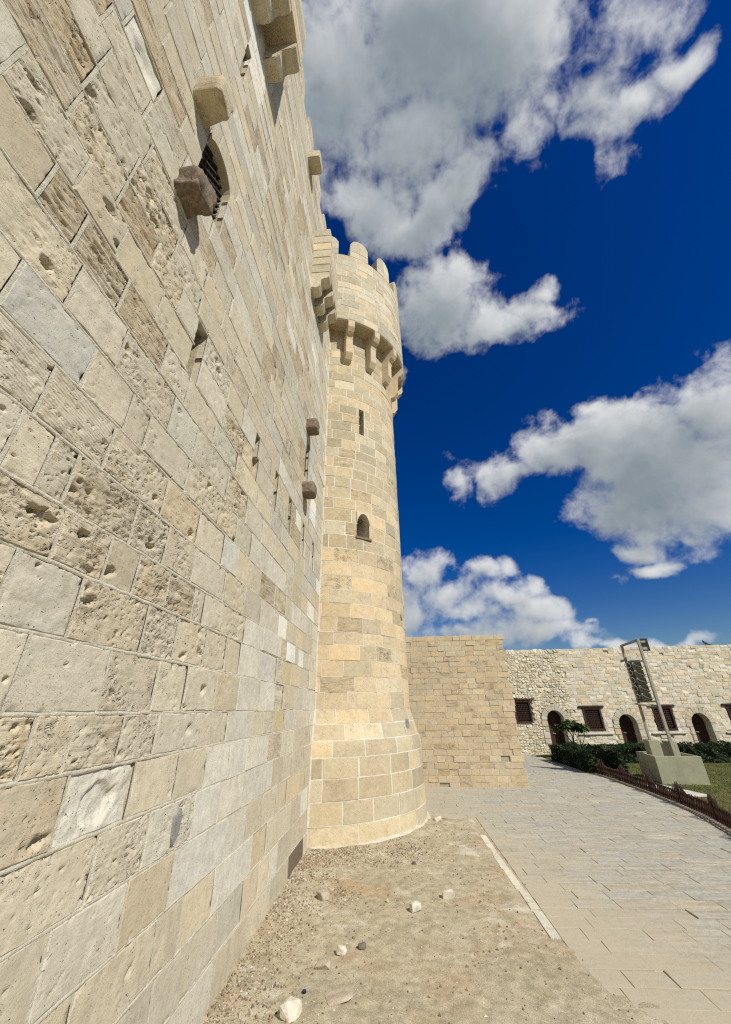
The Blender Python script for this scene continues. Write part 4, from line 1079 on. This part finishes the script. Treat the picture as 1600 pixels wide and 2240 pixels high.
def rubble():
    """random rubble left of the coursed masonry: irregular stones with open joints"""
    r = np.random.default_rng(6); cw = .15; xs = np.arange(BX0, 10.5, cw); zs = np.arange(-.05, BTOP-.02, cw*.8); nx, nz = len(xs), len(zs)
    X, Z = np.meshgrid(xs, zs, indexing='ij'); X = X+(np.arange(nz) % 2)*cw*.5+r.normal(0, .030, X.shape); Z = Z+r.normal(0, .026, Z.shape); Z[:, -1] = BTOP-.03+r.normal(0, .02, nx)
    AV, AQ, AC, AP, off = [], [], [], [], 0
    for i in range(nx-1):
        for j in range(nz-1):
            p = np.array([(X[i, j], Z[i, j]), (X[i+1, j], Z[i+1, j]), (X[i+1, j+1], Z[i+1, j+1]), (X[i, j+1], Z[i, j+1])]); c = p.mean(0)
            if blocked(c[0], c[1], .03): continue
            p = c+(p-c)*r.uniform(.92, 1.0); k = c+(p-c)*r.uniform(.55, .75); pr = r.normal(.0, .010); tl = r.normal(0, .016, 4)
            ring = np.stack([p[:, 0], np.full(4, YF+.012), p[:, 1]], -1); back = ring+np.array([0, .07, 0]); top = np.stack([k[:, 0], YF-pr-.012+tl*.5, k[:, 1]], -1)
            AV.append(np.concatenate([back, ring, top])); q = [(a, (a+1) % 4, 4+(a+1) % 4, 4+a) for a in range(4)]+[(4+a, 4+(a+1) % 4, 8+(a+1) % 4, 8+a) for a in range(4)]+[(8, 9, 10, 11)]
            AQ.append(np.array(q)+off); off += 12; cc, pp = stone_attrs(r.choice(list('ggwsvs')), .09); cc[:3] *= np.array([1.20, 1.17, 1.10]); AC.append(np.tile(cc, (12, 1))); AP.append(np.tile(pp, (12, 1)))
    o = obj('rubble_masonry', mesh_q('rubble_masonry', np.concatenate(AV), np.concatenate(AQ), M['stone'], np.concatenate(AC), np.concatenate(AP)), None, bar); o['kind'] = 'stuff'
rubble()

for a, b, c, d in DOORS:
    um, r = (a+b)/2, (b-a)/2; sp = d-r
    dr = obj('door', MB().box(a-.01, b+.01, YF+.475, YF+.515, c, d).mesh('door', M['dark']), None, bar)
    n = 6
    for k in range(n):                                    # planks with heads cut to the arch
        u0, u1 = a+(b-a)*k/n+.004, a+(b-a)*(k+1)/n-.004; zt = lambda u: sp+math.sqrt(max(r*r-(u-um)**2, 0))
        mb = MB(); mb.prism([(u0, c+.02), (u1, c+.02), (u1, zt(u1)+.01), ((u0+u1)/2, zt((u0+u1)/2)+.01), (u0, zt(u0)+.01)], lambda u, v, w: (u, YF+.42-w, v), -.05, 0.0)
        obj('plank', mb.mesh('plank', M['door']), None, dr)
    mb = MB()
    for zz in (.35, 1.15): mb.box(a+.02, b-.02, YF+.395, YF+.418, zz, zz+.06)
    obj('iron_strap', mb.mesh('iron_strap', M['iron']), None, dr)
    obj('handle', MB().bar((um-.14, YF+.40, .86), (um+.0, YF+.38, .84), .03).mesh('handle', M['lens']), None, dr)
    # voussoirs and jamb stones, a little proud of the wall
    nv = 11
    for k in range(nv):
        t0, t1 = math.pi*k/nv+.008, math.pi*(k+1)/nv-.008; R1 = r+.27+rb.uniform(-.02, .02)
        poly = [(um+rr*math.cos(t), sp+rr*math.sin(t)) for rr, t in ((r, t0), (R1, t0), (R1, (t0+t1)/2), (R1, t1), (r, t1), (r, (t0+t1)/2))]
        cc, pp = stone_attrs(rb.choice('ssog')); cc[:3] *= 1.02
        obj('voussoir', bevelled(MB().prism(poly, lambda u, v, w: (u, YF-w, v), -.5, .03+rb.uniform(-.004, .006)).mesh('voussoir', M['stone'], cc, pp), .008), None, bar)
    for sg in (-1, 1):
        zz = c-.03
        while zz < sp-.02:
            h = min(rb.uniform(.22, .34), sp-zz); ww = rb.choice((.18, .30)); x0 = a if sg < 0 else b
            solid_stone('jamb_stone', bar, *sorted((x0+sg*ww, x0)), YF-.03, YF+.5, zz+.006, zz+h-.006, rb.choice('ssog'), rough=.004, seed=zz*7+a, sub=1, bev=.012); zz += h

for a, b, c, d in WINS:
    w = obj('window', MB().box(a+.02, b-.02, YF+.22, YF+.25, c, d).mesh('window', M['dark']), None, bar)
    fr = .075; mb = MB()
    mb.box(a-.01, a+fr, YF-.03, YF+.14, c, d).box(b-fr, b+.01, YF-.03, YF+.14, c, d).box(a+fr, b-fr, YF-.028, YF+.14, c, c+fr).box(a+fr, b-fr, YF-.028, YF+.14, d-fr, d)
    obj('frame', mb.mesh('frame', M['darkwood']), None, w)
    obj('lintel', bevelled(MB().box(a-.19, b+.19, YF-.07, YF+.15, d+.006, d+.10).mesh('lintel', M['darkwood']), .012), None, w)
    mb = MB(); nx, nz = 9, 9
    for k in range(1, nx): x = a+fr+(b-a-2*fr)*k/nx; mb.box(x-.014, x+.014, YF+.05, YF+.08, c+fr-.004, d-fr+.004)
    for k in range(1, nz): z = c+fr+(d-c-2*fr)*k/nz; mb.box(a+fr-.004, b-fr+.004, YF+.043, YF+.073, z-.014, z+.014)
    for k in range(1, nx):
        for q in range(1, nz):
            x, z = a+fr+(b-a-2*fr)*k/nx, c+fr+(d-c-2*fr)*q/nz; mb.box(x-.026, x+.026, YF+.03, YF+.05, z-.026, z+.026)
    obj('lattice', mb.mesh('lattice', M['darkwood']), None, w)
for a, b in ((10.45, 12.15), (13.95, 15.55), (17.4, 19.0)):
    obj('ledge', bevelled(MB().box(a, b, YF-.07, YF+.05, .80, .86).mesh('ledge', M['mortar']), .01), None, bar)

# pigeon on the roof edge
def pigeon(x, y, z):
    bm = bmesh.new(); bmesh.ops.create_uvsphere(bm, u_segments=14, v_segments=10, radius=1.0)
    for v in bm.verts:
        p = v.co.copy(); t = (p.x+1)/2
        v.co = Vector((p.x*.155-.01, p.y*.062*(1-.45*max(0, p.x)), p.z*.070*(1-.5*max(0, p.x))-max(0, p.x)*.035+.0))
    me = bpy.data.meshes.new('pigeon'); bm.to_mesh(me); bm.free(); me.materials.append(M['bird'])
    for f in me.polygons: f.use_smooth = True
    o = obj('pigeon', me); o.location = (x, y, z+.11); o.rotation_euler = (0, math.radians(22), math.radians(0))
    tag(o, 'dark pigeon perched on the roof edge of the barracks', 'bird')
    bm = bmesh.new(); bmesh.ops.create_uvsphere(bm, u_segments=10, v_segments=8, radius=.045)
    for v in bm.verts: v.co += Vector((-.15, 0, .055))
    bmesh.ops.create_cone(bm, segments=6, radius1=.012, radius2=.001, depth=.035, cap_ends=True, matrix=Matrix.Translation((-.205, 0, .05)) @ Matrix.Rotation(-math.pi/2, 4, 'Y'))
    me = bpy.data.meshes.new('head'); bm.to_mesh(me); bm.free(); me.materials.append(M['bird']); obj('head', me, None, o)
    obj('tail', MB().add([(.11, -.03, .0), (.11, .03, .0), (.25, .04, -.015), (.25, -.04, -.015), (.11, -.03, -.02), (.11, .03, -.02), (.25, .04, -.025), (.25, -.04, -.025)], [(0, 3, 2, 1), (4, 5, 6, 7), (0, 1, 5, 4), (1, 2, 6, 5), (2, 3, 7, 6), (3, 0, 4, 7)]).mesh('tail', M['bird']), None, o)
    for sg in (-1, 1): obj('leg', MB().bar((-.01, sg*.022, -.05), (-.045, sg*.022, -.115), .009).mesh('leg', M['granite']), None, o)
pigeon(18.2, YF+.12, BTOP-.01)

# ================================================================== lawn, fence, hedge, planting
mb = MB(); P = []; ys = np.arange(-4, 22.61, .5)
for y in ys: P += [(fence_x(y)-.06, y, -.012), (40, y, -.012)]
mb.add(P, [(2*i, 2*i+1, 2*i+3, 2*i+2) for i in range(len(ys)-1)])
lawn = obj('lawn', mb.mesh('lawn', M['lawn'])); lawn['kind'] = 'structure'
mb = MB(); ye = np.arange(2, 17.2, .4)
P = []
for y in ye:
    x = fence_x(y)
    for dx, z in ((-.15, -.04), (-.145, .022), (-.055, .026), (-.05, -.04)): P.append((x+dx, y, z))
mb.add(P, [(4*i+k, 4*i+k+1, 4*i+5+k, 4*i+4+k) for i in range(len(ye)-1) for k in range(3)])
e_ = obj('path_edging', mb.mesh('path_edging', M['rock_dim'])); e_['kind'] = 'structure'


def grass():
    r = np.random.default_rng(9); n = 60000; y = 8.5+(22.3-8.5)*r.random(n)**1.0; fx = np.interp(y, np.arange(2, 22, .5), [fence_x(q) for q in np.arange(2, 22, .5)])
    x = fx+.05+r.random(n)*(8.5+.3*(y-8)); k = fbm(x*.8, y*.8, 5); h = r.uniform(.015, .04, n)*(.6+k); a = r.random(n)*6.28; w = r.uniform(.006, .012, n)
    lean = r.normal(0, .02, (n, 2)); z0 = np.full(n, -.014)
    p0 = np.stack([x-np.cos(a)*w, y-np.sin(a)*w, z0], -1); p1 = np.stack([x+np.cos(a)*w, y+np.sin(a)*w, z0], -1); p2 = np.stack([x+lean[:, 0], y+lean[:, 1], z0+h], -1)
    Vv = np.stack([p0, p1, p2], 1).reshape(-1, 3); i = np.arange(n)*3; q = np.stack([i, i+1, i+2, i+2], -1)
    dry = np.clip((k-.42)*5, 0, 1)[:, None]; c = (1-dry)*np.array([.070, .105, .024])+dry*np.array([.20, .18, .07]); c = c*r.uniform(.7, 1.3, (n, 1))
    o = obj('grass', mesh_q('grass', Vv, q, M['grass'], np.repeat(np.concatenate([c, np.ones((n, 1))], 1), 3, 0)))
    tag(o, 'short patchy half dry grass behind the picket fence', 'grass', kind='stuff')
grass()
slab = obj('concrete_slab', bevelled(MB().box(-.75, .75, -.28, .28, 0, .05).mesh('concrete_slab', M['concrete']), .008)); slab.location = (8.95, 13.25, -.012); slab.rotation_euler.z = math.radians(100)
tag(slab, 'pale flat concrete slab lying in the grass before the planter box', 'slab')


def picket_fence():
    a, b = 5.8, 17.0; root = None
    rails = MB(); yy = np.arange(a, b+.01, .4)
    for z in (.10, .24):
        for p, q in zip(yy, yy[1:]): rails.bar((fence_x(p)+.018, p, z), (fence_x(q)+.018, q, z), .022, .035)
    root = obj('picket_fence', rails.mesh('picket_fence', M['fence']))
    tag(root, 'low dark brown picket fence of pointed slats between path and lawn', 'fence')
    peaks = [6.2, 7.5, 8.75, 10.15, 11.6, 13.1, 14.6, 16.0]
    def pk(h):
        w = .024; return MB().prism([(-w, -.02), (w, -.02), (w, h-.06), (0, h), (-w, h-.06)], lambda u, v, t: (t, u, v), -.010, .010).mesh('picket', M['fence'])
    lib = {}
    y = a
    while y < b:
        dmin = min(abs(y-p) for p in peaks); h = round(.29+.17*math.exp(-(dmin/.20)**2)+random.uniform(-.012, .012), 2)
        if h not in lib: lib[h] = pk(h)
        o = obj('picket', lib[h], None, root); o.location = (fence_x(y)-.004, y, 0); o.rotation_euler = (random.gauss(0, .02), random.gauss(0, .02), -.1)
        y += .098
    for p in peaks:
        o = obj('post', bevelled(MB().box(-.022, .022, -.022, .022, -.05, .36).mesh('post', M['fence']), .006), None, root); o.location = (fence_x(p)+.055, p, 0)
picket_fence()


def leaves(name, centers, normals, size, cols, mat, parent=None, ratio=.5, seed=1):
    """small pointed leaf faces"""
    r = np.random.default_rng(seed); n = len(centers); t = r.normal(size=(n, 3)); t -= (t*normals).sum(1, keepdims=True)*normals; t /= np.linalg.norm(t, axis=1, keepdims=True)
    bt = np.cross(normals, t); s = size*r.uniform(.65, 1.3, (n, 1))
    P = np.stack([centers-t*s, centers+bt*s*ratio+normals*s*.12, centers+t*s, centers-bt*s*ratio+normals*s*.12], 1).reshape(-1, 3)
    i = np.arange(n)*4; q = np.stack([i, i+1, i+2, i+3], -1)
    return obj(name, mesh_q(name, P, q, mat, np.repeat(np.concatenate([cols, np.ones((n, 1))], 1), 4, 0)), None, parent)


def hedge(name, x0, x1, y0, y1, h, n, label, seed):
    r = np.random.default_rng(seed); root = obj(name, None); root.location = ((x0+x1)/2, (y0+y1)/2, 0); tag(root, label, 'hedge', 'clipped hedges round the lawn')
    A = np.array([h*(x1-x0), h*(x1-x0), h*(y1-y0), h*(y1-y0), (x1-x0)*(y1-y0)]); f = r.choice(5, n, p=A/A.sum()); u, v = r.random(n), r.random(n)
    cx, cy = (x0+x1)/2, (y0+y1)/2; c = np.zeros((n, 3)); nr = np.zeros((n, 3))
    for k in range(5):
        m = f == k
        if k < 2: c[m] = np.stack([x0+u[m]*(x1-x0), np.full(m.sum(), (y0, y1)[k]), v[m]*h], -1); nr[m] = (0, (-1, 1)[k], .3)
        elif k < 4: c[m] = np.stack([np.full(m.sum(), (x0, x1)[k-2]), y0+u[m]*(y1-y0), v[m]*h], -1); nr[m] = ((-1, 1)[k-2], 0, .3)
        else: c[m] = np.stack([x0+u[m]*(x1-x0), y0+v[m]*(y1-y0), np.full(m.sum(), h)], -1); nr[m] = (0, 0, 1)
    lump = fbm((c[:, 0]+c[:, 2])*2.2+seed, (c[:, 1]-c[:, 2])*2.2, 4)
    nrm = nr/np.linalg.norm(nr, axis=1, keepdims=True)
    c = c+nrm*((lump-.55)*.5-np.abs(r.normal(0, .07, n)))[:, None]; c[:, 2] = np.maximum(c[:, 2], .02)
    nn = nrm+r.normal(0, .55, (n, 3)); nn /= np.linalg.norm(nn, axis=1, keepdims=True)
    col = np.array([.017, .034, .009])*r.uniform(.6, 1.5, (n, 1))*(1+.8*np.clip(lump-.5, 0, 1))[:, None]; yl = r.random(n) < .06; col[yl] = (.11, .13, .03)
    c = c-np.array(root.location)
    leaves('foliage', c, nn, .042, col, M['leaf'], root, .5, seed)
    mb = MB(); mb.box(x0+.16-cx, x1-.16-cx, y0+.16-cy, y1-.16-cy, 0, h-.14); obj('inner_branches', mb.mesh('inner_branches', M['twig_shade']), None, root)
M['twig_shade'] = mat_noise('shaded_twigs', (.012, .016, .006), (.03, .035, .014), 20, .02)  # shade inside the hedge put into the colour of its core
hedge('hedge', 8.12, 9.35, 16.3, 20.1, .60, 15000, 'dark clipped hedge at the corner of the path, where the picket fence ends', 3)
hedge('hedge', 9.75, 13.1, 19.1, 20.2, .60, 13000, 'dark clipped hedge left of the planter box, before the barracks wall', 5)
hedge('hedge', 13.25, 19.5, 19.1, 20.2, .56, 20000, 'dark clipped hedge right of the planter box, running to the picture edge', 7)


def frangipani(x, y):
    root = obj('frangipani_shrub', None); root.location = (x, y, 0); tag(root, 'bushy shrub with long leaves standing before the leftmost arched door', 'shrub')
    r = random.Random(12); mb = MB(); tips = []
    def br(p, d, L, rad, lvl):
        q = p+d*L; mb.tube([p, (p+q)/2+Vector((r.uniform(-.02, .02), r.uniform(-.02, .02), 0)), q], [rad, rad*.85, rad*.72], 6)
        if lvl == 0: tips.append((q, d)); return
        for k in range(r.choice((2, 3))):
            a = r.random()*6.28; nd = (d+Vector((math.cos(a), math.sin(a), 0))*r.uniform(.45, .75)+Vector((0, 0, .2))).normalized(); br(q, nd, L*r.uniform(.62, .85), rad*.68, lvl-1)
    br(Vector((0, 0, 0)), Vector((-.28, -.1, 1)).normalized(), .52, .045, 3); br(Vector((.05, .1, 0)), Vector((.35, 0, .9)).normalized(), .50, .035, 3)
    obj('trunk', mb.mesh('trunk', M['bark'], smooth=True), None, root)
    rr = np.random.default_rng(2); C, Q, K = [], [], []; off = 0
    for p, d in tips:
        for k in range(24):
            a = rr.random()*6.28; el = rr.uniform(-.5, 1.1); o = np.array([math.cos(a)*math.cos(el), math.sin(a)*math.cos(el), math.sin(el)])
            L = rr.uniform(.17, .31); w = L*.17; s = np.cross(o, (0, 0, 1)); s /= np.linalg.norm(s)+1e-6; p0 = np.array(p)
            dr = np.array([0, 0, -1])*L*.18
            C += [p0+o*.02, p0+o*L*.5+s*w, p0+o*L*.5-s*w, p0+o*L*.85+s*w*.7+dr, p0+o*L*.85-s*w*.7+dr, p0+o*L+dr*1.6]
            Q += [(off, off+1, off+2, off+2), (off+1, off+3, off+4, off+2), (off+3, off+5, off+4, off+4)]; off += 6
            c = np.array([.06, .10, .022])*rr.uniform(.6, 1.6); K += [(*c, 1)]*6
    obj('crown', mesh_q('crown', np.array(C), np.array(Q), M['leaf'], np.array(K)), None, root)
frangipani(9.62, 20.9)


def cycad(x, y):
    root = obj('spiky_plant', None); root.location = (x, y, 0); tag(root, 'spiky tuft of arching fronds growing out of the hedge corner', 'plant')
    r = np.random.default_rng(3); C, Q, K = [], [], []; off = 0
    for k in range(26):
        a = r.random()*6.28; el = r.uniform(.5, 1.35); L = r.uniform(.35, .6); o = np.array([math.cos(a)*math.cos(el), math.sin(a)*math.cos(el), math.sin(el)]); s = np.array([-math.sin(a), math.cos(a), 0])*.028
        for t in range(6):
            q = np.array([0, 0, .35])+o*L*t/5+np.array([0, 0, -.28])*(t/5)**2*L; w = s*(1-.75*t/5); C += [q+w, q-w]; K += [(.07, .10, .03, 1)]*2
        Q += [(off+2*t, off+2*t+1, off+2*t+3, off+2*t+2) for t in range(5)]; off += 12
    obj('fronds', mesh_q('fronds', np.array(C), np.array(Q), M['leaf'], np.array(K)), None, root)
    obj('stem', MB().tube([(0, 0, 0), (0, 0, .2), (0, 0, .38)], [.07, .08, .05], 8).mesh('stem', M['bark']), None, root)
cycad(9.9, 18.75)

# ================================================================== floodlight mast in its planter box
def mast():
    bx = obj('planter_box', None); bx.location = (10.05, 15.05, 0); bx.rotation_euler.z = math.radians(-9)
    tag(bx, 'square olive painted concrete box standing on the grass', 'planter')
    W, Dp, H, t = .62, .75, .69, .07
    obj('panel', bevelled(MB().box(-W, W, -Dp, -Dp+t, -.05, H).mesh('panel', M['paint']), .006), None, bx)
    obj('panel', bevelled(MB().box(-W, W, Dp-t, Dp, -.05, H).mesh('panel', M['paint']), .006), None, bx)
    for sg in (-1, 1): obj('panel', bevelled(MB().box(min(sg*W, sg*(W-t)), max(sg*W, sg*(W-t)), -Dp+t+.002, Dp-t-.002, -.05, H-.001).mesh('panel', M['paint']), .006), None, bx)
    obj('fill', MB().box(-W+t, W-t, -Dp+t, Dp-t, -.05, H-.22).mesh('fill', M['soil']), None, bx)
    m = obj('floodlight_mast', None); m.location = (10.1, 15.1, .5); m.rotation_euler.z = math.radians(-9)
    tag(m, 'grey steel floodlight mast with a bank of lamps and looped cables in the planter box', 'floodlight')
    b = obj('footing', bevelled(MB().box(-.44, -.13, -.05, .40, -.02, .56).mesh('footing', M['paint']), .008), None, m)
    obj('footing', bevelled(MB().box(.10, .36, -.05, .40, -.02, .53).mesh('footing', M['paint']), .008), None, m)
    obj('base_plate', bevelled(MB().box(-.13, .10, .0, .35, -.02, .47).mesh('base_plate', M['steel']), .006), None, m)
    obj('leg', bevelled(MB().box(.13, .21, -.16, -.06, 0, 3.68).mesh('leg', M['steel']), .005), None, m)
    obj('leg', bevelled(MB().box(-.29, -.22, .28, .36, .3, 3.55).mesh('leg', M['steel']), .005), None, m)
    obj('crossbar', MB().bar((.17, -.11, 3.64), (-.255, .32, 3.52), .07, .07).mesh('crossbar', M['steel']), None, m)
    mb = MB()
    for z in (2.95, 1.68): mb.bar((.17, -.11, z), (-.255, .32, z), .05, .05)
    obj('crossbar', mb.mesh('crossbar', M['steel']), None, m)
    obj('arm', bevelled(MB().bar((-.25, .30, 3.03), (-.46, .26, 2.98), .05, .07).mesh('arm', M['steel']), .004), None, m)
    mb = MB()
    for k in range(12): mb.box(.215, .232, -.12, -.10, .5+k*.24, .53+k*.24)
    obj('bolts', mb.mesh('bolts', M['dark']), None, m)
    obj('lamp_panel', bevelled(MB().box(-.19, .12, .12, .33, 1.66, 3.0).mesh('lamp_panel', M['paint']), .01), None, m)
    for k in range(5):                                    # stacked floodlights
        z = 1.72+k*.245; f = obj('floodlight', bevelled(MB().box(-.20, .10, .02, .30, z, z+.215).mesh('floodlight', M['paint']), .012), None, m)
        obj('lamp_rim', bevelled(MB().box(-.245, -.205, .0, .32, z-.005, z+.22).mesh('lamp_rim', M['dark']), .006), None, f)
        obj('cooling_fin', (lambda q: [q.box(-.15+i*.05, -.145+i*.05, -.005, .018, z+.02, z+.195) for i in range(5)] and q)(MB()).mesh('cooling_fin', M['dark']), None, f)
        s = (k*37 % 5)/5; pts = []
        for i in range(26):
            a = i/25*2*math.pi*(1.4 if k in (1, 3) else 1.1)+.5*k
            pts.append((-.29-.055*(1.0+s)*(1-math.cos(a))*.9, -.02+.03*math.sin(a*.7), z+.12+.085*(.7+.5*s)*math.sin(a)))
        obj('cable', MB().tube(pts, .011, 6).mesh('cable', M['cable'], smooth=True), None, f)
        pts = [(-.28, -.02, z+.14), (-.2, -.06, z+.16), (-.08, -.07, z+.07+.03*s), (.05, -.10, z+.04), (.14, -.17, z+.10)]
        obj('cable', MB().tube(pts, .010, 6).mesh('cable', M['cable'], smooth=True), None, f)
    obj('tray', bevelled(MB().add([(-.40, -.02, 1.60), (.12, -.05, 1.50), (.12, .33, 1.50), (-.40, .33, 1.60), (-.40, -.02, 1.64), (.12, -.05, 1.56), (.12, .33, 1.56), (-.40, .33, 1.64)], [(0, 3, 2, 1), (4, 5, 6, 7), (0, 1, 5, 4), (1, 2, 6, 5), (2, 3, 7, 6), (3, 0, 4, 7)]).mesh('tray', M['steel']), .006), None, m)
    tl = obj('floodlight', bevelled(MB().box(.24, .44, -.09, .02, 3.30, 3.66).mesh('floodlight', M['lens']), .01), None, m)
    mb = MB(); mb.box(.215, .465, -.11, -.06, 3.27, 3.31).box(.215, .465, -.11, -.06, 3.645, 3.685).box(.425, .467, -.112, -.058, 3.312, 3.643).box(.24, .42, -.112, -.085, 3.43, 3.55)
    obj('lamp_rim', mb.mesh('lamp_rim', M['dark']), None, tl)
mast()
